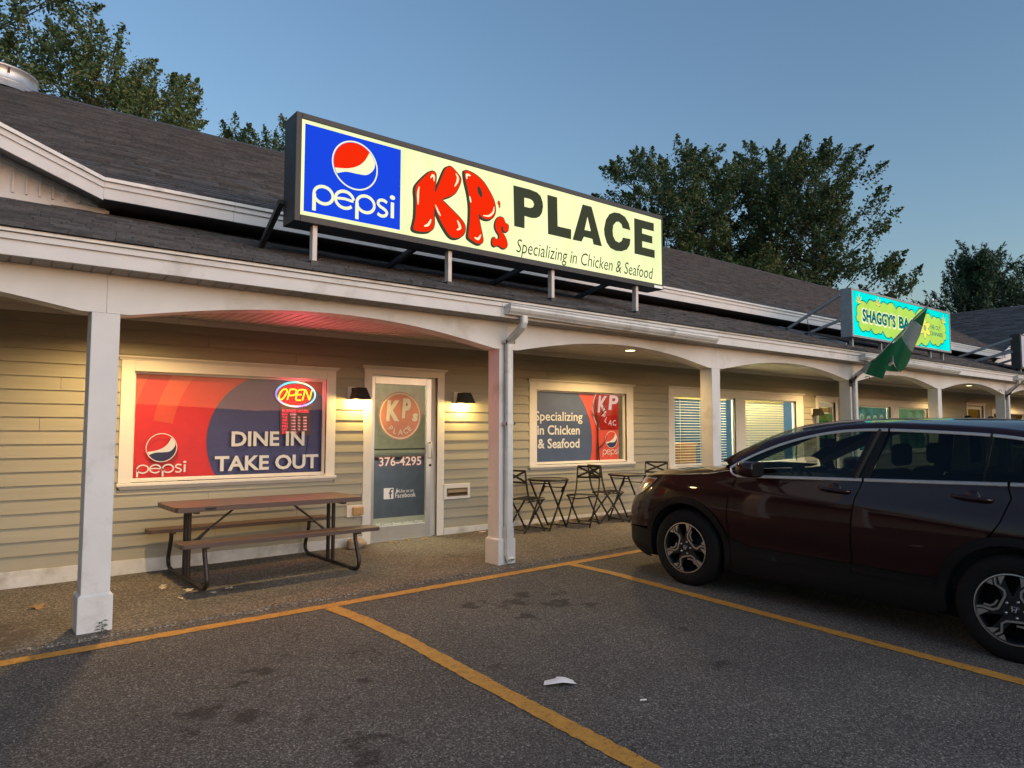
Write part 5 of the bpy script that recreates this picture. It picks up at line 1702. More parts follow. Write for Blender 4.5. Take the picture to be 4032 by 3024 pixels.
_zp = smooth2([(0.10, 0.80), (0.20, 0.865), (0.30, 0.893), (0.42, 0.902), (0.52, 0.912), (0.62, 0.928), (0.74, 0.934), (0.86, 0.930), (0.95, 0.918), (1.02, 0.900), (1.08, 0.885), (1.16, 0.868), (1.30, 0.815), (1.45, 0.756), (1.56, 0.705), (1.62, 0.66), (1.7, 0.55)], False, 8)
ZT, YT = np.array([p[0] for p in _zp]), np.array([p[1] for p in _zp])
def ys(X, Z):
    y = float(np.interp(Z, ZT, YT))
    sh = 0.19 * max(0.0, (Z - 0.58) / 0.4) ** 1.5 + 0.9 * max(0.0, 0.34 - Z) ** 2 * 6
    if X > 1.45:
        t = min(1.0, (X + sh - 1.45) / 0.89)
        y *= max(0.0, 1 - t ** 4) ** 0.4
    if X < -1.5:
        t = min(1.0, (-1.5 - X) / 0.78)
        y *= max(0.0, 1 - t ** 4) ** 0.5
    # muscle over the wheels, waist between them
    y += 0.012 * math.exp(-((X - 1.33) / 0.45) ** 2 - ((Z - 0.8) / 0.16) ** 2) + 0.014 * math.exp(-((X + 1.33) / 0.5) ** 2 - ((Z - 0.82) / 0.2) ** 2)
    y -= 0.012 * math.exp(-((X - 0.25) / 0.6) ** 2 - ((Z - 0.52) / 0.12) ** 2)
    return y
def side(loops, name, m, step=0.05, off=0.0, par=None, both=True):
    out = []
    for sgn in ((1, -1) if both else (1,)):
        dense = []
        for lp in loops:
            d = []
            for a, b in zip(lp, lp[1:] + lp[:1]):
                k = max(1, int(math.hypot(b[0] - a[0], b[1] - a[1]) / 0.04))
                d += [(a[0] + (b[0] - a[0]) * j / k, a[1] + (b[1] - a[1]) * j / k) for j in range(k)]
            dense.append(d)
        V, T = fill2d(dense, step)
        c = MB()
        c.add([(u, sgn * (ys(u, v) + off), v) for u, v in V], T if sgn < 0 else [f[::-1] for f in T], True)
        o = c.build(name, m, par or car)
        e = 0.004
        nn = []
        for u, v in V:
            dx = (ys(u + e, v) - ys(u - e, v)) / (2 * e)
            dz = (ys(u, v + e) - ys(u, v - e)) / (2 * e)
            dx = max(-6, min(6, dx))
            q = Vector((-dx, 1.0, -dz)).normalized()
            nn.append((q.x, q.y * sgn, q.z))
        # orient faces outward to agree with the analytic normals
        me = o.data
        me.update()
        flip = sum(1 for p in me.polygons if p.normal.y * sgn < 0) > len(me.polygons) / 2
        if flip:
            me.flip_normals()
        me.normals_split_custom_set_from_vertices(nn)
        out.append(o)
    return out[0]
def arc2(cx, cz, r, a0, a1, n=18):
    return [(cx + r * math.cos(R(a0 + (a1 - a0) * i / n)), cz + r * math.sin(R(a0 + (a1 - a0) * i / n))) for i in range(n + 1)]
AF, AR, ZC = 1.335, -1.335, 0.36
body = MB().box(-2.0, 1.9, -0.78, 0.78, 0.20, 0.42).build('underbody', M['gap'], car)
fender = [(0.806, 1.078), (0.868, 0.885), (0.882, 0.72), (0.862, 0.57)] + arc2(AF, ZC, 0.487, 155, 17) + [(2.0, 0.488), (2.2, 0.47), (2.315, 0.46), (2.315, 0.6), (2.25, 0.76), (2.155, 0.90), (2.09, 0.955), (1.97, 0.988), (1.75, 1.022), (1.45, 1.052), (1.2, 1.075), (0.98, 1.10), (0.86, 1.125)]
side([fender], 'fender', M['paint'])
side([[(1.80, 0.475), (2.0, 0.478), (2.2, 0.462), (2.31, 0.452), (2.30, 0.33), (2.22, 0.22), (2.05, 0.185), (1.87, 0.19)] + arc2(AF, ZC, 0.487, -20, 13, 6)], 'lower_bumper', M['clad'], off=0.004)
dtop = lambda x: 1.098 + (0.578 - x) * 0.0505
front_door = [(0.796, 1.072), (0.858, 0.885), (0.872, 0.72), (0.852, 0.56), (0.845, 0.485), (0.70, 0.475), (0.3, 0.475), (-0.238, 0.478), (-0.24, 0.78), (-0.262, 0.99), (-0.312, dtop(-0.312) - 0.008), (0.0, dtop(0.0) - 0.008), (0.4, dtop(0.4) - 0.008), (0.70, 1.084)]
fd = side([front_door], 'front_door', M['paint'])
rear_door = [(-0.322, dtop(-0.322) - 0.008), (-0.272, 0.99), (-0.25, 0.78), (-0.248, 0.478), (-0.60, 0.48), (-0.872, 0.487)] + arc2(AR, ZC, 0.487, 15, 72, 12) + [(-1.252, 0.93), (-1.31, 1.10), (-1.285, dtop(-1.285) - 0.008), (-0.8, dtop(-0.8) - 0.008)]
rd = side([rear_door], 'rear_door', M['paint'])
quarter = [(-1.295, dtop(-1.295) - 0.008), (-1.32, 1.10), (-1.262, 0.93)] + arc2(AR, ZC, 0.487, 74, 165, 16) + [(-2.1, 0.48), (-2.2, 0.6), (-2.2, 0.9), (-2.12, 1.25), (-1.8, 1.32), (-1.6, 1.23)]
side([quarter], 'rear_quarter', M['paint'])
for cx in (AF, AR):
    side([arc2(cx, ZC, 0.485, -14 if cx < 0 else -16, 196 if cx > 0 else 194, 40) + arc2(cx, ZC, 0.425, 196 if cx > 0 else 194, -14 if cx < 0 else -16, 40)], 'arch_trim', M['clad'], step=0.03, off=0.012)
side([[(0.868, 0.52), (0.87, 0.20), (-0.85, 0.20), (-0.86, 0.47), (-0.25, 0.472), (0.66, 0.468), (0.76, 0.505)]], 'sill_cladding', M['clad'], off=0.006)
side([[(0.74, 0.46), (0.64, 0.438), (-0.24, 0.448), (-0.24, 0.41), (0.62, 0.375), (0.72, 0.385)]], 'door_strip', M['clad'], off=0.018)
side([[(-0.256, 0.448), (-0.84, 0.452), (-0.83, 0.42), (-0.256, 0.41)]], 'door_strip', M['clad'], off=0.018)
# dark backing behind seams
side([[(0.93, 1.08), (0.93, 0.52), (0.9, 0.25), (-0.85, 0.25), (-1.0, 0.72), (-1.2, 0.87), (-1.34, 0.9), (-1.36, 1.15), (-0.3, 1.11), (0.7, 1.06)]], 'seam_backing', M['gap'], off=-0.012)
# glasshouse
DU = [(0.875, 1.158), (0.78, 1.218), (0.674, 1.278), (0.49, 1.364), (0.314, 1.429), (0.145, 1.477), (-0.017, 1.511), (-0.173, 1.531), (-0.366, 1.543), (-0.605, 1.543), (-0.867, 1.538), (-1.151, 1.527), (-1.35, 1.508), (-1.6, 1.468), (-1.78, 1.40)]
DUs = smooth2(DU, False, 4)
DLs = [(x, dtop(x) + (0.0 if x > -1.3 else (-(x + 1.3)) * 0.14)) for x in np.linspace(0.84, -1.72, 60)]
def between(xa_t, xa_b, xb_t, xb_b, d0=0.0, d1=0.0):
    """piece of the glasshouse between two slanted cuts (top x, bottom x)"""
    up_ = [p for p in DUs if xb_t < p[0] < xa_t]
    lo_ = [p for p in DLs if xb_b < p[0] < xa_b]
    zu = lambda x: float(np.interp(-x, [-p[0] for p in DUs], [p[1] for p in DUs]))
    zl = lambda x: float(np.interp(-x, [-p[0] for p in DLs], [p[1] for p in DLs]))
    top = [(xa_t, zu(xa_t))] + up_ + [(xb_t, zu(xb_t))]
    bot = [(xb_b, zl(xb_b))] + lo_[::-1] + [(xa_b, zl(xa_b))]
    return [(x, z - d1) for x, z in top] + [(x, z + d0) for x, z in bot]
side([between(0.76, 0.72, -0.33, -0.205, 0.012, 0.012)], 'front_glass', M['fglass'], off=-0.008)
side([between(0.862, 0.828, 0.765, 0.725, 0.004, 0.004)], 'mirror_sail', M['clad'], off=-0.004)
side([between(-0.332, -0.207, -0.392, -0.285)], 'pillar_trim', M['clad'], off=-0.002)
side([between(-0.398, -0.291, -0.455, -0.369)], 'pillar_trim', M['clad'], off=-0.002)
side([between(-0.458, -0.372, -1.15, -1.13, 0.012, 0.012)], 'rear_glass', M['rglass'], off=-0.008)
side([between(-1.152, -1.132, -1.168, -1.148, 0.006, 0.006)], 'divider_bar', M['clad'], off=-0.004)
side([between(-1.17, -1.15, -1.70, -1.66, 0.012, 0.012)], 'quarter_glass', M['rglass'], off=-0.008)
def strip3(path, w, off, name, gaps=()):
    lo = [(x, z) for x, z in path]
    for sgn in (1, -1):
        c = MB()
        rows = []
        for i, (x, z) in enumerate(lo):
            a, b = lo[max(0, i - 1)], lo[min(len(lo) - 1, i + 1)]
            tx, tz = b[0] - a[0], b[1] - a[1]
            l = math.hypot(tx, tz)
            nx, nz = -tz / l, tx / l
            if nz < 0: nx, nz = -nx, -nz
            p0, p1 = (x - nx * w / 2, z - nz * w / 2), (x + nx * w / 2, z + nz * w / 2)
            rows.append([(p0[0], sgn * (ys(*p0) + off * 0.2), p0[1]), (x - nx * w * 0.3, sgn * (ys(x, z) + off), z - nz * w * 0.3), (x + nx * w * 0.3, sgn * (ys(x, z) + off), z + nz * w * 0.3), (p1[0], sgn * (ys(*p1) + off * 0.2), p1[1])])
        for i in range(len(rows) - 1):
            if any(g0 < lo[i][0] < g1 for g0, g1 in gaps): continue
            c.add(rows[i] + rows[i + 1], [(j, j + 1, 5 + j, 4 + j) for j in range(3)])
        c.build(name, M['chrome'], car)
strip3(smooth2(DU, False, 14), 0.024, 0.009, 'window_chrome', ((-0.452, -0.440), (-1.165, -1.15)))
strip3([(x, dtop(x) + 0.001) for x in np.linspace(0.80, -1.75, 150)], 0.028, 0.011, 'belt_chrome', ((-0.325, -0.309), (-1.296, -1.28)))
strip3(smooth2([(0.875, 1.158), (0.865, 1.125), (0.835, 1.10), (0.79, 1.088)], False, 5), 0.016, 0.009, 'corner_chrome')
# roof rail from the window line up to the roof edge
RE = []
for x, z in smooth2(DU, False, 2):
    k = max(0.0, min(1.0, (x - 0.05) / 0.5))
    RE.append((x + 0.11 * k, ys(x, z) - 0.075 + 0.03 * k, z + 0.062 - 0.004 * k))
for sgn in (1, -1):
    c = MB()
    rows = []
    for (x, z), e in zip(smooth2(DU, False, 2), RE):
        y = ys(x, z + 0.008)
        a = (x, y, z + 0.008)
        rows.append([(a[0] + (e[0] - a[0]) * t, sgn * (a[1] + (e[1] - a[1]) * t ** 1.5), a[2] + (e[2] - a[2]) * math.sin(t * math.pi / 2)) for t in (0, 0.25, 0.5, 0.75, 1.0)])
    for i in range(len(rows) - 1):
        c.add(rows[i] + rows[i + 1], [(j, j + 1, 6 + j, 5 + j) if sgn > 0 else (j, 5 + j, 6 + j, j + 1) for j in range(4)], True)
    c.build('roof_rail', M['paint'], car, smooth=True)
def cross(edge, cen, name, m, n=14, p=2.2, dz=0.0):
    """surface from left edge to right edge through a centre line"""
    c = MB()
    rows = []
    for e, q in zip(edge, cen):
        row = []
        for k in range(n + 1):
            t = -1 + 2 * k / n
            w = 1 - abs(t) ** p
            row.append((e[0] + (q[0] - e[0]) * w, e[1] * t, e[2] + (q[1] - e[2]) * w + dz))
        rows.append(row)
    m_ = n + 1
    vs = [v for r_ in rows for v in r_]
    c.add(vs, [(i * m_ + k, i * m_ + k + 1, (i + 1) * m_ + k + 1, (i + 1) * m_ + k) for i in range(len(rows) - 1) for k in range(n)], True)
    return c.build(name, m, car, smooth=True)
def cline(pts, n):
    d = [0.0]
    for a, b in zip(pts[:-1], pts[1:]): d.append(d[-1] + math.hypot(b[0] - a[0], b[1] - a[1]))
    q = np.linspace(0, d[-1], n)
    return list(zip(np.interp(q, d, [p[0] for p in pts]), np.interp(q, d, [p[1] for p in pts])))
iw = [i for i, e in enumerate(RE) if e[0] > 0.30]
we = RE[:len(iw) + 1]
wc = cline(smooth2([(1.19, 1.165), (0.95, 1.345), (0.74, 1.472), (0.55, 1.552), (0.46, 1.575)], False, 6), len(we))
cross(we, wc, 'windscreen', M['fglass'], p=2.4)
re_ = RE[len(iw):]
rc = [(x, z) for x, z in cline(smooth2([(0.46, 1.575), (0.3, 1.60), (0.1, 1.622), (-0.2, 1.640), (-0.6, 1.652), (-1.0, 1.655), (-1.4, 1.645), (-1.75, 1.60)], False, 6), len(re_))]
cross(re_, rc, 'roof', M['paint'], p=2.6)
cross([(e[0], e[1] - 0.02, e[2] - 0.03) for e in re_], [(x, z - 0.04) for x, z in rc], 'headliner', M['inter'], p=2.6)
# bonnet
he = [(x, ys(x, z) - 0.012, z + 0.003) for x, z in ((2.085, 0.958), (1.97, 0.990), (1.75, 1.024), (1.45, 1.054), (1.2, 1.078), (0.99, 1.105), (0.90, 1.14))]
hc = [(2.22, 0.955), (2.12, 1.015), (1.90, 1.066), (1.62, 1.10), (1.40, 1.122), (1.24, 1.142), (1.20, 1.16)]
k_ = np.linspace(0, 6, 25)
he = [tuple(np.interp(t, range(7), [h[j] for h in he]) for j in range(3)) for t in k_]
hc = [tuple(np.interp(t, range(7), [h[j] for h in hc]) for j in range(2)) for t in k_]
cross(he, hc, 'bonnet', M['paint'], p=3.0)
MB().add([(2.16, -0.55, 0.95), (2.16, 0.55, 0.95), (2.31, 0.5, 0.6), (2.31, -0.5, 0.6), (2.30, 0.5, 0.25), (2.30, -0.5, 0.25)], [(0, 1, 2, 3), (3, 2, 4, 5)]).build('grille', M['clad'], car)
hl = side([[(2.10, 0.925), (2.0, 0.968), (1.88, 0.990), (1.70, 0.997), (1.73, 0.965), (1.80, 0.90), (1.88, 0.845), (1.98, 0.80), (2.12, 0.78)]], 'headlamp', M['lampg'], step=0.03, off=0.006)
side([[(1.85, 0.978), (1.735, 0.984), (1.745, 0.962), (1.79, 0.925), (1.86, 0.92)]], 'indicator', M['amber'], step=0.03, off=0.009)
# handles, mirrors
for sgn in (1, -1):
    for xa, xb, zh in ((0.02, -0.22, 1.048), (-0.96, -1.20, 1.082)):
        xm = (xa + xb) / 2
        y = sgn * (ys(xm, zh))
        c = MB()
        pts = smooth2([(xa, y + sgn * 0.004, zh + 0.004), (xa - 0.03, y + sgn * 0.034, zh + 0.004), (xm, y + sgn * 0.042, zh), (xb + 0.03, y + sgn * 0.034, zh - 0.004), (xb, y + sgn * 0.004, zh - 0.006)], False, 4)
        c.tube(pts, 0.015, 8)
        c.lathe([(0.0, 0.004), (0.05, 0.003), (0.055, -0.01)], (xm, y, zh), 'y', 16)
        c.build('door_handle', M['paint'], car, smooth=True)
    c = MB()
    vs = []
    for x, sy, sz, cy in ((0.70, 0.03, 0.03, 1.015), (0.675, 0.085, 0.055, 1.02), (0.62, 0.105, 0.068, 1.02), (0.55, 0.105, 0.07, 1.015), (0.515, 0.10, 0.066, 1.01)):
        vs += [(x, sgn * (cy + sy * math.copysign(abs(math.cos(a)) ** 0.6, math.cos(a))), 1.168 + sz * math.copysign(abs(math.sin(a)) ** 0.6, math.sin(a))) for a in np.linspace(0, 2 * math.pi, 16, endpoint=False)]
    c.add(vs, [(i * 16 + k, i * 16 + (k + 1) % 16, (i + 1) * 16 + (k + 1) % 16, (i + 1) * 16 + k) for i in range(4) for k in range(16)] + [tuple(range(16)), tuple(range(64, 80))], True)
    mo = c.build('wing_mirror', M['paint'], car, smooth=True)
    MB().add([(0.513, sgn * 0.925, 1.115), (0.513, sgn * 1.10, 1.115), (0.513, sgn * 1.10, 1.222), (0.513, sgn * 0.925, 1.222)], [(0, 1, 2, 3)]).build('mirror_glass', M['hub'], mo)
    MB().bar((0.63, sgn * 0.86, 1.10), (0.62, sgn * 0.98, 1.135), 0.06, 0.03).build('mirror_arm', M['clad'], mo)
# cabin
MB().box(0.50, 1.10, -0.70, 0.70, 0.70, 1.0).box(0.62, 1.05, -0.68, 0.68, 1.0, 1.06).build('dashboard', M['inter'], car, bevel=0.03)
MB().add([(0.9, -0.78, 0.4), (0.9, 0.78, 0.4), (-1.9, 0.78, 0.4), (-1.9, -0.78, 0.4), (-1.9, 0.72, 1.15), (-1.9, -0.72, 1.15)], [(0, 1, 2, 3), (3, 2, 4, 5)]).build('cabin_floor', M['inter'], car)
c = MB()
tq = Matrix.Rotation(R(-65), 4, 'Y')
ring = [tq @ Vector((0.185 * math.cos(a), 0.185 * math.sin(a), 0)) + Vector((0.42, 0.37, 1.02)) for a in np.linspace(0, 2 * math.pi, 33)]
c.tube(ring, 0.015, 8, cap=False)
c.tube([ring[0], (0.42, 0.37, 1.02), ring[16]], 0.018, 8)
c.tube([(0.42, 0.37, 1.02), (0.62, 0.37, 0.94)], 0.05, 10)
c.build('steering_wheel', M['inter'], car)
for sy in (0.37, -0.37):
    c = MB().box(-0.25, 0.25, sy - 0.25, sy + 0.25, 0.55, 0.72)
    c.add([(-0.22, sy - 0.25, 0.68), (-0.22, sy + 0.25, 0.68), (-0.07, sy + 0.25, 0.70), (-0.07, sy - 0.25, 0.70), (-0.42, sy - 0.22, 1.22), (-0.42, sy + 0.22, 1.22), (-0.31, sy + 0.22, 1.22), (-0.31, sy - 0.22, 1.22)],
          [(0, 1, 2, 3), (4, 7, 6, 5), (0, 4, 5, 1), (1, 5, 6, 2), (2, 6, 7, 3), (3, 7, 4, 0)])
    so = c.build('front_seat', M['inter'], car, bevel=0.04, seg=3)
    MB().box(-0.46, -0.37, sy - 0.13, sy + 0.13, 1.25, 1.43).build('headrest', M['inter'], so, bevel=0.04, seg=3)
MB().box(-1.25, -0.75, -0.65, 0.65, 0.55, 0.72).box(-1.38, -1.22, -0.65, 0.65, 0.68, 1.22).build('rear_seat', M['inter'], car, bevel=0.05, seg=3)
for sy in (0.4, -0.4):
    MB().box(-1.38, -1.28, sy - 0.12, sy + 0.12, 1.24, 1.38).build('rear_headrest', M['inter'], car, bevel=0.03)
MB().box(0.36, 0.41, -0.12, 0.12, 1.36, 1.44).bar((0.40, 0, 1.44), (0.45, 0, 1.54), 0.02, 0.02).build('rear_view_mirror', M['inter'], car, bevel=0.015)
for sgn in (1, -1):     # inner faces of pillars
    c = MB()
    for a, b, w in (((0.86, 1.16), (0.16, 1.50), 0.06), ((-0.27, 1.13), (-0.40, 1.53), 0.10), ((-1.72, 1.25), (-1.55, 1.5), 0.2)):
        c.bar((a[0], sgn * (ys(*a) - 0.04), a[1]), (b[0], sgn * (ys(*b) - 0.04), b[1]), 0.05, w)
    c.build('pillar_lining', M['inter'], car)
    MB().add([(0.9, sgn * 0.80, 0.4), (-1.9, sgn * 0.78, 0.4), (-1.9, sgn * 0.78, 1.18), (0.9, sgn * 0.80, 1.08)], [(0, 1, 2, 3)]).build('door_lining', M['inter'], car)

# wheels
def wheel(x, sgn, spin):
    y0 = sgn * 0.925
    P2 = lambda u, v, d=0.0: (x + u, y0 + sgn * d, ZC + v)
    tw = MB()
    prof = [(0.235, -0.01), (0.243, 0.0), (0.26, 0.004), (0.30, 0.006), (0.335, -0.002), (0.352, -0.016), (0.362, -0.03), (0.368, -0.06), (0.368, -0.17), (0.36, -0.20), (0.33, -0.225), (0.24, -0.225)]
    tw.lathe([(r_, sgn * h) for r_, h in prof], (x, y0, ZC), 'y', 56)
    tyre = tw.build('wheel', M['rubber'], car)
    for k in range(4):
        pass
    c = MB()
    c.lathe([(0.24, 0.0), (0.236, sgn * 0.004), (0.228, sgn * 0.002), (0.222, sgn * -0.012), (0.215, sgn * -0.15)], (x, y0, ZC), 'y', 48)
    c.build('rim_barrel', M['rimdark'], tyre)
    MB().lathe([(0.2385, sgn * 0.0045), (0.230, sgn * 0.0055)], (x, y0, ZC), 'y', 60).build('rim_lip', M['rimface'], tyre)
    MB().lathe([(0.0, sgn * -0.10), (0.16, sgn * -0.10), (0.16, sgn * -0.13)], (x, y0, ZC), 'y', 36).build('brake_disc', M['hub'], tyre)
    MB().lathe([(0.16, sgn * -0.13), (0.22, sgn * -0.14)], (x, y0, ZC), 'y', 36).build('wheel_back', M['gap'], tyre)
    pol = lambda a, r_: (0.236 * r_ * math.cos(R(a)), 0.236 * r_ * math.sin(R(a)))
    dk, br = MB(), MB()
    dk.poly([circ(0, 0, 0.083, n=30)], lambda u, v: P2(u, v, -0.014), thick=(0, -sgn * 0.05, 0))
    for k in range(3):
        A = spin + 120 * k
        # dark double spokes
        for s0, s1 in ((-38, -46), (36, 44)):
            pts = [pol(A + s0 - 9, 0.97), pol(A + s0 - 11, 0.7), pol(A + s0 - 26 * (1 if s0 < 0 else 0.9), 0.36), pol(A + s0 + 22, 0.30), pol(A + s0 + 9, 0.62), pol(A + s0 + 9, 0.97)]
            dk.poly([pts], lambda u, v: P2(u, v, -0.016), thick=(0, -sgn * 0.04, 0))
        # bright machined U strips and wedges
        U = [pol(A - 34, 0.985), pol(A - 33, 0.80), pol(A - 40, 0.55), pol(A - 34, 0.40), pol(A - 2, 0.345), pol(A + 30, 0.42), pol(A + 36, 0.55), pol(A + 26, 0.78), pol(A + 33, 0.985)]
        br.poly([ribbon(U, 0.0145)], lambda u, v: P2(u, v, -0.006), thick=(0, -sgn * 0.012, 0))
        U2 = [pol(A - 27, 0.76), pol(A - 29, 0.60), pol(A - 22, 0.50), pol(A - 4, 0.455)]
        br.poly([ribbon(U2, 0.012)], lambda u, v: P2(u, v, -0.008), thick=(0, -sgn * 0.012, 0))
        br.poly([[pol(A - 50, 0.985), pol(A - 38, 0.985), pol(A - 38, 0.80), pol(A - 43, 0.66)]], lambda u, v: P2(u, v, -0.006), thick=(0, -sgn * 0.012, 0))
        br.poly([[pol(A + 37, 0.985), pol(A + 50, 0.985), pol(A + 34, 0.72)]], lambda u, v: P2(u, v, -0.006), thick=(0, -sgn * 0.012, 0))
        br.poly([[pol(A + 14, 0.985), pol(A + 28, 0.985), pol(A + 21, 0.80)]], lambda u, v: P2(u, v, -0.006), thick=(0, -sgn * 0.012, 0))
    dk.build('spokes', M['rimdark'], tyre)
    br.build('spoke_faces', M['rimface'], tyre)
    ln = MB()
    for k in range(5):
        a = R(spin + 36 + 72 * k)
        ln.lathe([(0.0, sgn * 0.006), (0.008, sgn * 0.004), (0.0095, sgn * -0.012)], (x + 0.057 * math.cos(a), y0 - sgn * 0.006, ZC + 0.057 * math.sin(a)), 'y', 10)
    ln.build('wheel_nuts', M['rimface'], tyre)
    MB().lathe([(0.0, sgn * 0.0), (0.029, sgn * -0.002), (0.032, sgn * -0.012)], (x, y0 - sgn * 0.003, ZC), 'y', 24).build('hub_cap', M['rimdark'], tyre)
    lg = MB()
    s = R(spin)
    rt = lambda u, v: P2(u * math.cos(0.15) - v * math.sin(0.15), u * math.sin(0.15) + v * math.cos(0.15), -0.0015)
    for pts in ([(-0.012, 0.016), (-0.0085, -0.015)], [(0.012, 0.016), (0.0085, -0.015)], [(-0.009, -0.001), (0.009, -0.001)]):
        stroke(lg, pts, 0.005, rt)
    fr_ = [(-0.016, 0.018), (0.016, 0.018), (0.0125, -0.018), (-0.0125, -0.018), (-0.016, 0.018)]
    stroke(lg, fr_, 0.0025, rt)
    lg.build('hub_emblem', M['chrome'], tyre)
    # wheel well
    ww = MB().lathe([(0.43, sgn * -0.03), (0.43, sgn * -0.38), (0.05, sgn * -0.38)], (x, y0, ZC), 'y', 30, a0=R(-12), a1=R(192))
    ww.build('wheel_well', M['gap'], car)
wheel(AF, 1, 140); wheel(AR, 1, 148)
wheel(AF, -1, 20); wheel(AR, -1, 60)
# tail of the car (outside the photograph, closed so that it holds from elsewhere)
side([[(-1.66, 1.262), (-1.705, 1.39), (-1.79, 1.42), (-1.95, 1.35), (-2.12, 1.25), (-1.8, 1.318)]], 'rear_pillar', M['paint'], off=0.001)
eL = RE[-1]
cross([(eL[0], eL[1], eL[2]), (-1.95, 0.70, 1.37), (-2.12, ys(-2.12, 1.25), 1.25)], [(-1.76, 1.60), (-2.02, 1.44), (-2.20, 1.26)], 'rear_screen', M['rglass'], p=2.6)
te = [(-2.12, 1.25), (-2.17, 1.08), (-2.2, 0.9), (-2.2, 0.75), (-2.2, 0.60), (-2.1, 0.48)]
cross([(x, ys(x, z), z) for x, z in te], [(-2.20, 1.26), (-2.26, 1.08), (-2.29, 0.9), (-2.29, 0.75), (-2.28, 0.60), (-2.24, 0.48)], 'tailgate', M['paint'], p=2.6)
te = [(-2.1, 0.478), (-2.12, 0.36), (-2.05, 0.22)]
cross([(x, ys(x, z) + 0.003, z) for x, z in te], [(-2.27, 0.478), (-2.28, 0.36), (-2.18, 0.22)], 'rear_bumper', M['clad'], p=2.8)
side([[(-2.1, 0.478), (-2.12, 0.36), (-2.05, 0.22), (-1.84, 0.22), (-1.82, 0.47)]], 'rear_bumper_side', M['clad'], off=0.003)
M['taillens'] = mat('tail_lens', (0.30, 0.01, 0.01), 0.15, coat=1.0)
side([[(-1.98, 1.30), (-2.10, 1.235), (-2.17, 0.98), (-2.10, 0.95), (-2.03, 1.15)]], 'tail_lamp', M['taillens'], step=0.03, off=0.006)
# ------------------------------------------------------------------ trees behind the building
def leaf_mat(name, stops, tr=0.25):
    m, nt, bs = nodes(name)
    g = nt.nodes.new('ShaderNodeNewGeometry')
    c = ramp(nt, g.outputs['Random Per Island'], stops)
    nt.links.new(c, bs.inputs['Base Color'])
    bs.inputs['Roughness'].default_value = 0.6
    tl = nt.nodes.new('ShaderNodeBsdfTranslucent'); nt.links.new(c, tl.inputs['Color'])
    mx = nt.nodes.new('ShaderNodeMixShader'); mx.inputs[0].default_value = tr
    nt.links.new(bs.outputs[0], mx.inputs[1]); nt.links.new(tl.outputs[0], mx.inputs[2])
    nt.links.new(mx.outputs[0], nt.nodes['Material Output'].inputs['Surface'])
    return m
M['leafA'] = leaf_mat('maple_olive', [(0.0, (0.062, 0.122, 0.044)), (0.45, (0.116, 0.189, 0.066)), (0.8, (0.188, 0.230, 0.071)), (1.0, (0.232, 0.181, 0.071))])
M['leafB'] = leaf_mat('maple_dark', [(0.0, (0.039, 0.088, 0.039)), (0.55, (0.080, 0.145, 0.057)), (0.88, (0.134, 0.181, 0.068)), (1.0, (0.196, 0.133, 0.061))])
M['leafC'] = leaf_mat('maple_rust', [(0.0, (0.062, 0.101, 0.044)), (0.5, (0.125, 0.158, 0.066)), (0.8, (0.196, 0.170, 0.071)), (1.0, (0.266, 0.150, 0.077))])
M['needle'] = leaf_mat('pine_needles', [(0.0, (0.023, 0.062, 0.035)), (0.6, (0.042, 0.098, 0.050)), (1.0, (0.072, 0.126, 0.057))], 0.1)
M['bark'] = mat('bark', (0.055, 0.045, 0.037), 0.9, var=0.3, scale=10, bmp=0.6, bscale=14)

def leaves(name, cen, per, size, spray, m, parent, rng, shape=0.55):
    """leaf-sized faces around spray axes: cen Nx3, spray Nx3 (axis * length)"""
    n = len(cen)
    idx = np.repeat(np.arange(n), per)
    k = len(idx)
    t = rng.uniform(-0.35, 1.0, k)
    rad = (1.05 - np.clip(t, 0, 1)) * 0.42
    L = np.linalg.norm(spray[idx], axis=1)
    pos = cen[idx] + spray[idx] * t[:, None] + rng.normal(0, 1, (k, 3)) * (rad * L)[:, None] * 0.52
    d = rng.normal(0, 1, (k, 3)); d /= np.linalg.norm(d, axis=1)[:, None]
    d = d * 0.8 + spray[idx] / L[:, None] * 0.5 + np.array([0, 0, -0.25]); d /= np.linalg.norm(d, axis=1)[:, None]
    u = np.cross(d, rng.normal(0, 1, (k, 3))); u /= np.linalg.norm(u, axis=1)[:, None]
    s = size * rng.uniform(0.6, 1.25, k)
    a = pos - d * (s * 0.5)[:, None]; b = pos + u * (s * shape * 0.5)[:, None]; c = pos + d * (s * 0.5)[:, None]; e = pos - u * (s * shape * 0.5)[:, None]
    V = np.stack([a, b, c, e], 1).reshape(-1, 3)
    me = bpy.data.meshes.new(name)
    me.vertices.add(4 * k); me.vertices.foreach_set('co', V.astype(np.float32).ravel())
    me.loops.add(4 * k); me.loops.foreach_set('vertex_index', np.arange(4 * k, dtype=np.int32))
    me.polygons.add(k); me.polygons.foreach_set('loop_start', np.arange(0, 4 * k, 4, dtype=np.int32)); me.polygons.foreach_set('loop_total', np.full(k, 4, dtype=np.int32))
    me.update(); me.materials.append(m)
    o = link(bpy.data.objects.new(name, me)); o.parent = parent
    return o

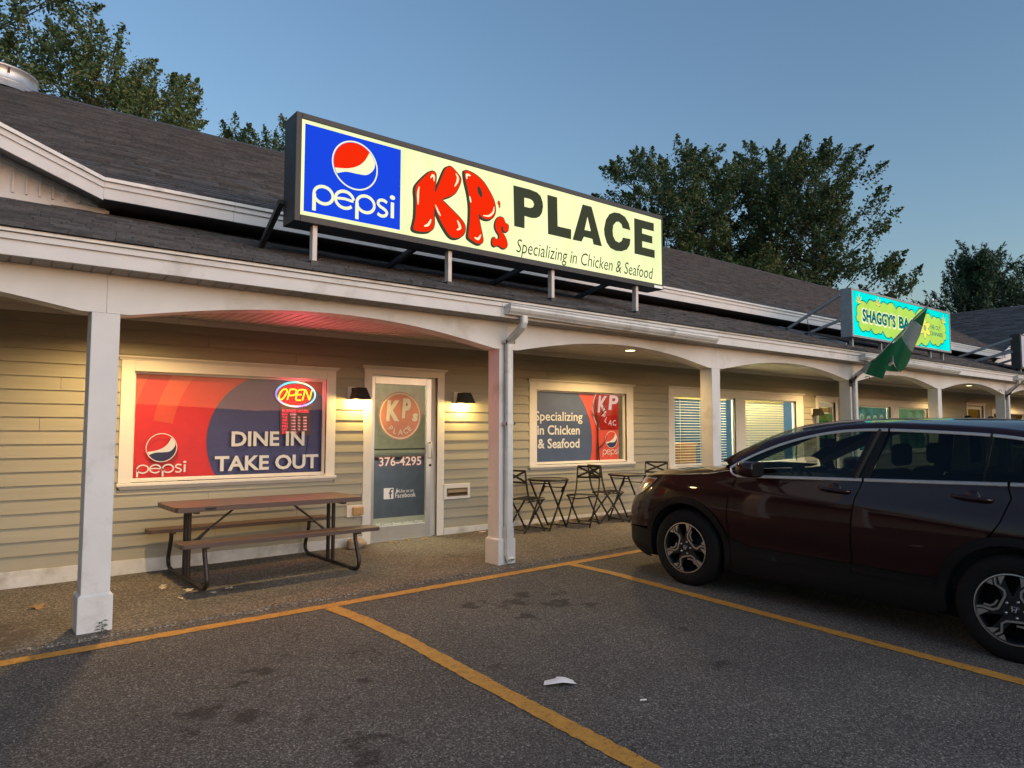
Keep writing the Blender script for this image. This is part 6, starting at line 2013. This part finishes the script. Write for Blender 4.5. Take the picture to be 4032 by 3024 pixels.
def maple(az, dist, h, cr, label, m, seed, clumps=170, per=75, lsize=0.2, low=0.30, lean=0.0):
    rng = np.random.default_rng(seed)
    x, y = dist * math.sin(R(az)), dist * math.cos(R(az))
    t = thing('maple_tree', (x, y, 0), label, 'tree', 'trees behind the building')
    c = MB()
    trunk = [(lean * f * h * 0.3 + 0.15 * math.sin(3 * f + seed), 0.12 * math.cos(4 * f + seed), f * h * 0.82) for f in np.linspace(0, 1, 9)]
    r0 = 0.017 * h
    c.tube(trunk, [r0 * (1 - 0.85 * f) for f in np.linspace(0, 1, 9)], 8)
    cen, spr = [], []
    # big boughs, each a lobe of the crown, carrying many small sprays
    nb = max(7, clumps // 9)
    fm = low + (1 - low) * 0.42
    for i in range(nb):
        f = low + (1 - low) * (i + rng.uniform(0, 1)) / nb
        a = i * 2.4 + rng.uniform(-0.5, 0.5)
        e = (f - fm) / ((1.0 - fm) if f > fm else (fm - low) * 1.5)
        prof = max(0.0, 1 - e * e) ** 0.5
        rb = cr * prof * rng.uniform(0.45, 0.92)
        bc = np.array([rb * math.cos(a), rb * math.sin(a), f * h * 0.97 - 0.05 * h * (rb / cr)])
        br_ = cr * rng.uniform(0.34, 0.52) * (0.6 + 0.4 * prof)
        for k in range(9):
            d = rng.normal(0, 1, 3); d /= np.linalg.norm(d); d[2] = abs(d[2]) * 0.9 - 0.15
            p = bc + d * br_ * np.array([1, 1, 0.8]) * rng.uniform(0.35, 1.0)
            ax = d * 0.9 + np.array([math.cos(a) * 0.35, math.sin(a) * 0.35, 0.55]); ax /= np.linalg.norm(ax)
            cen.append(p); spr.append(ax * rng.uniform(0.55, 1.15) * (0.7 + 0.08 * cr))
    clumps = len(cen)
    cen, spr = np.array(cen), np.array(spr)
    for i in range(0, clumps, 3):
        q = cen[i]
        zf = max(0.18 * h, q[2] - 0.55 * math.hypot(q[0], q[1]) - 0.4)
        kf = min(1, zf / (h * 0.82))
        b0 = np.array([np.interp(kf, np.linspace(0, 1, 9), [p[j] for p in trunk]) for j in range(3)])
        mid = b0 * 0.45 + q * 0.55 + np.array([0, 0, -0.25])
        rr = r0 * 0.34 * (1 - 0.6 * kf)
        c.tube([b0, mid, q + spr[i] * 0.4], [rr, rr * 0.55, 0.012], 5, cap=False)
    c.build('trunk', M['bark'], t)
    leaves('crown', cen, per, lsize, spr, m, t, rng)
    return t

maple(-3.2, 26, 17.5, 4.6, 'tall olive maple at the left edge, rising above the round roof vent', M['leafB'], 3, 300, 255, 0.13)
maple(6.6, 25, 13.9, 3.3, 'olive maple with a pointed top, second from the left edge', M['leafA'], 5, 230, 255, 0.12)
maple(11.4, 27, 13.6, 3.5, 'lower rounded olive maple sloping down towards the big sign', M['leafA'], 8, 250, 255, 0.12, low=0.25)
maple(16.4, 33, 14.5, 3.6, 'small dark tree peeking over the roof just left of the big sign', M['leafB'], 12, 150, 187, 0.14, low=0.3)
maple(20.2, 33, 15.2, 3.2, 'small dark tree half hidden behind the left end of the big sign', M['leafB'], 14, 130, 187, 0.14, low=0.3)
maple(45.2, 38, 13.2, 2.8, 'small tree just above the right half of the big sign', M['leafB'], 16, 130, 170, 0.16, low=0.3)
maple(50.2, 36, 15.9, 4.0, 'dark maple with a sharp peak right of the big sign', M['leafB'], 18, 300, 221, 0.16, low=0.25)
maple(54.6, 37, 15.2, 3.9, 'olive maple in the middle of the right-hand clump', M['leafA'], 22, 280, 221, 0.16, low=0.25)
maple(58.6, 38, 15.8, 4.0, 'dark maple between the olive one and the widest one', M['leafB'], 26, 280, 221, 0.16, low=0.22)
maple(61.3, 36, 15.0, 4.2, 'wide open-branched maple on the right of the right-hand clump', M['leafB'], 31, 300, 212, 0.16, low=0.16)
maple(68.7, 40, 7.6, 1.2, 'thin shrub between the wide maple and the pine', M['leafB'], 35, 45, 102, 0.13, low=0.4)

def pine(az, dist, h, cr, label, seed):
    rng = np.random.default_rng(seed)
    x, y = dist * math.sin(R(az)), dist * math.cos(R(az))
    t = thing('pine_tree', (x, y, 0), label, 'tree', 'trees behind the building')
    c = MB()
    c.tube([(0, 0, 0), (0.1, 0, h * 0.5), (0, 0, h)], [0.22, 0.14, 0.02], 8)
    cen, spr = [], []
    for w in range(17):
        f = 0.28 + 0.72 * w / 16
        for k in range(7):
            a = 2 * math.pi * k / 7 + w * 0.9 + rng.uniform(-0.3, 0.3)
            L = cr * (1.06 - f) ** 0.6 * rng.uniform(0.55, 1.35)
            z = f * h
            tip_ = np.array([L * math.cos(a), L * math.sin(a), z + 0.22 * L + 0.25])
            c.tube([(0, 0, z), (tip_[0] * 0.5, tip_[1] * 0.5, z + 0.04 * L), tuple(tip_)], [0.05, 0.03, 0.01], 5, cap=False)
            for q in np.arange(0.3, 1.05, 0.17):
                p = np.array([tip_[0] * q, tip_[1] * q, z + (0.22 * L + 0.25) * q * q])
                for _ in range(2):
                    cen.append(p + rng.normal(0, 0.16, 3))
                    ax = np.array([math.cos(a) * 0.5 + rng.normal(0, 0.35), math.sin(a) * 0.5 + rng.normal(0, 0.35), 0.9])
                    spr.append(ax / np.linalg.norm(ax) * rng.uniform(0.35, 0.6))
    c.build('trunk', M['bark'], t)
    leaves('crown', np.array(cen), 40, 0.24, np.array(spr), M['needle'], t, rng, shape=0.2)
pine(71.9, 40, 9.3, 4.0, 'dark pine at the right edge above the turquoise sign', 41)
pine(76.0, 42, 9.0, 4.4, 'second pine reaching in from the right frame edge', 47)

# unseen dark rise added behind the viewer to darken the reflections
mb = MB()
rg = random.Random(4)
pts = [(-75 - rg.uniform(0, 5), 60 - 8 * i, rg.uniform(9, 13)) for i in range(14)] + [(-72 + 6 * i, -52 - 0.25 * i, max(3.8, 11 - 1.2 * i) + rg.uniform(-0.5, 0.5)) for i in range(40)]
vs = [(x, y, -1) for x, y, z in pts] + pts + [(x * 1.15, y * 1.15, -1) for x, y, z in pts]
n = len(pts)
mb.add(vs, [(r_ * n + i, r_ * n + i + 1, (r_ + 1) * n + i + 1, (r_ + 1) * n + i) for r_ in range(2) for i in range(n - 1)])
tag(mb.build('unseen_rise', mat('reflected_woods', (0.03, 0.038, 0.022), 0.9, var=0.5, scale=0.6)), 'unseen dark rise added for its reflections', None, kind='structure')

# ------------------------------------------------------------------ roof vent drum on the ridge
t = thing('roof_vent', (0.32, 15.05, RZ - 0.46), 'round galvanised exhaust vent on the roof ridge at the upper left', 'roof vent')
MB().lathe([(0.78, 0.30), (0.66, 0.44), (0.62, 0.47)], (0, 0, 0), 'z', 48).build('skirt', M['flash'], t)
MB().lathe([(0.625, 0.465), (0.638, 0.475), (0.62, 0.49), (0.62, 0.70), (0.636, 0.71), (0.632, 0.735), (0.58, 0.74), (0.0, 0.74)], (0, 0, 0), 'z', 48).build('drum', M['flash'], t)
MB().box(0.15, 0.175, -0.64, -0.60, 0.60, 0.68).build('latch', M['black'], t)

# ------------------------------------------------------------------ small things on the ground
M['stone'] = mat('fieldstone', (0.36, 0.28, 0.19), 0.85, var=0.3, scale=7, bmp=0.8, bscale=16)
rng = np.random.default_rng(2)
bm = bmesh.new()
bmesh.ops.create_icosphere(bm, subdivisions=3, radius=1.0)
for v in bm.verts:
    p = v.co
    k = 1 + 0.10 * math.sin(3.1 * p.x + 1) * math.sin(2.7 * p.y) + 0.07 * math.sin(5 * p.z + 2 * p.x)
    v.co = Vector((p.x * 0.13 * k, p.y * 0.10 * k, max(-0.062, p.z * 0.078 * k)))
me = bpy.data.meshes.new('doorstop_rock'); bm.to_mesh(me); bm.free()
me.materials.append(M['stone'])
for p in me.polygons: p.use_smooth = True
o = link(bpy.data.objects.new('doorstop_rock', me))
o.location = (3.98, 8.19, G(3.98, 8.19) + 0.08)
tag(o, 'rounded tan rock on the walkway between the picnic table and the glass door', 'rock')

M['paper'] = mat('paper_white', (0.78, 0.78, 0.77), 0.8, var=0.03)
def crumple(name, outline, loc, rz, label, cat, m, hgt=0.03, seed=1, step=0.02):
    rg = random.Random(seed)
    V, T = fill2d([outline], step)
    c = MB()
    ph = [rg.uniform(0, 6) for _ in range(4)]
    c.add([(x, y, 0.004 + hgt * (0.5 + 0.5 * math.sin(26 * x + 9 * y + ph[0])) * (0.4 + 0.6 * math.cos(14 * y - 8 * x + ph[1]) ** 2) + rg.uniform(0, 0.004)) for x, y in V], T)
    o = c.build(name, m)
    o.location = (loc[0], loc[1], G(*loc) + 0.004)
    o.rotation_euler = (0, 0, R(rz))
    return tag(o, label, cat)
crumple('paper_napkin', [(-0.10, -0.05), (0.02, -0.045), (0.11, -0.02), (0.085, 0.01), (0.10, 0.03), (0.05, 0.075), (-0.01, 0.07), (-0.02, 0.03), (-0.09, 0.02)], (3.03, 3.37), -38, 'crumpled white paper napkin on the asphalt', 'napkin', M['paper'], 0.022, 3)
o = MB().tube([(-0.02, 0, 0.006), (0.02, 0.004, 0.006)], 0.005, 8).build('cigarette_butt', M['paper'])
o.location = (3.257, 2.882, G(3.257, 2.882)); o.rotation_euler = (0, 0, R(-30))
tag(o, 'white cigarette butt on the asphalt near the napkin', 'cigarette')
M['dryleaf'] = mat('dry_leaf', (0.26, 0.16, 0.07), 0.8, var=0.3)
M['paleleaf'] = mat('pale_leaf', (0.45, 0.38, 0.28), 0.8, var=0.2)
lf_out = [(0.05 * math.cos(R(a)) * (1 + 0.45 * math.cos(5 * R(a))), 0.045 * math.sin(R(a)) * (1 + 0.45 * math.cos(5 * R(a)))) for a in range(0, 360, 12)]
spots = [(0.62, 7.3, 'big curled dry leaf on the walkway left of the near porch post', 'dryleaf', 1.15)]
near_lab = {'a': 'dry leaf among those under the left end of the picnic table', 'b': 'dry leaf at the threshold of the glass door', 'c': 'dry leaf drifted against the skirting under the bistro tables'}
rg = random.Random(8)
for k in range(6):
    spots.append((1.75 + rg.uniform(-0.25, 0.35), 7.15 + rg.uniform(-0.35, 0.35), near_lab['a'], 'paleleaf', rg.uniform(0.5, 0.95)))
for k in range(4):
    spots.append((4.7 + rg.uniform(-0.25, 0.55), 8.24 + rg.uniform(-0.08, 0.06), near_lab['b'], 'dryleaf', rg.uniform(0.6, 1.0)))
for k in range(16):
    spots.append((rg.uniform(6.6, 9.0), 8.26 + rg.uniform(-0.12, 0.06), near_lab['c'], rg.choice(('dryleaf', 'paleleaf')), rg.uniform(0.5, 1.1)))
for i, (x, y, lab, mm, s) in enumerate(spots):
    c = MB().poly([[(a * s, b * s) for a, b in lf_out]], lambda u, v: (u, v, 0.008 + 1.6 * (u * u) / s + 0.006 * math.sin(60 * v)))
    o = c.build('fallen_leaf', M[mm])
    o.location = (x, y, G(x, y) + 0.024); o.rotation_euler = (rg.uniform(-0.2, 0.2), rg.uniform(-0.2, 0.2), rg.uniform(0, 6))
    tag(o, lab, 'leaf', 'fallen leaves on the walkway')
crumple('paper_wrapper', [(-0.09, -0.03), (0.06, -0.035), (0.09, 0.01), (0.02, 0.04), (-0.08, 0.03)], (5.95, 8.24), 10, 'torn pink and white wrapper by the skirting near the mail slot', 'wrapper', mat('wrapper', (0.7, 0.45, 0.42), 0.7), 0.03, 7)
for x, y, lab, s in ((0.55, 8.22, 'white paper scrap at the far left below the skirting', 0.06), (1.18, 8.2, 'white paper scrap at the skirting just left of the near post', 0.07)):
    crumple('paper_scrap', [(-s, -0.02), (s, -0.025), (s * 0.9, 0.02), (-s * 0.8, 0.03)], (x, y), 20, lab, 'paper', M['paper'], 0.02, int(x * 10))
# weed at the foot of the near post
M['weed'] = mat('weed_green', (0.05, 0.10, 0.03), 0.6)
t = thing('weed', (POSTX[1] + 0.14, P - 0.03, G(0.9, P) + 0.0), 'small green weed growing at the foot of the near porch post', 'plant')
c = MB()
c.tube([(0, 0, 0), (0.004, -0.012, 0.05), (0.0, -0.015, 0.10)], 0.002, 5)
c.build('stem', M['weed'], t)
for k in range(9):
    a, z = k * 2.4, 0.03 + 0.009 * k
    lv = MB()
    d = Vector((math.cos(a), math.sin(a) * 0.6 - 0.3, 0.15)).normalized()
    s_ = d.cross(Vector((0, 0, 1))).normalized()
    b_ = Vector((0, -0.01, z))
    L0 = 0.05
    lv.add([b_, b_ + d * L0 * 0.5 + s_ * 0.011, b_ + d * L0 + Vector((0, 0, -0.012)), b_ + d * L0 * 0.5 - s_ * 0.011], [(0, 1, 2, 3)])
    lv.build('leaf', M['weed'], t)
# dark tubes stand in for branches mirrored in the second window
M['twig'] = mat('twig', (0.05, 0.02, 0.015), 0.8)
t = thing('branch_reflection', (8.42, 8.425, 1.0), 'dark branch shapes standing in for a reflection in the chicken and seafood window', 'branches')
for pts in ([(0.02, 0, 0.0), (0.04, 0, 0.45), (0.0, 0, 0.7), (-0.08, 0, 0.95)], [(0.07, 0, 0.0), (0.05, 0, 0.5), (0.13, 0, 0.78), (0.24, 0, 1.02)], [(0.04, 0, 0.55), (0.02, 0, 0.8), (-0.02, 0, 1.02)], [(0.13, 0, 0.78), (0.22, 0, 0.84), (0.27, 0, 0.86)], [(0.0, 0, 0.7), (-0.06, 0, 0.76), (-0.14, 0, 0.84)], [(0.06, 0, 0.2), (0.2, 0, 0.3), (0.26, 0, 0.42)]):
    q = smooth2(pts, False, 4)
    MB().tube(q, [0.011 - 0.008 * i / len(q) for i in range(len(q))], 6).build('branch', M['twig'], t)
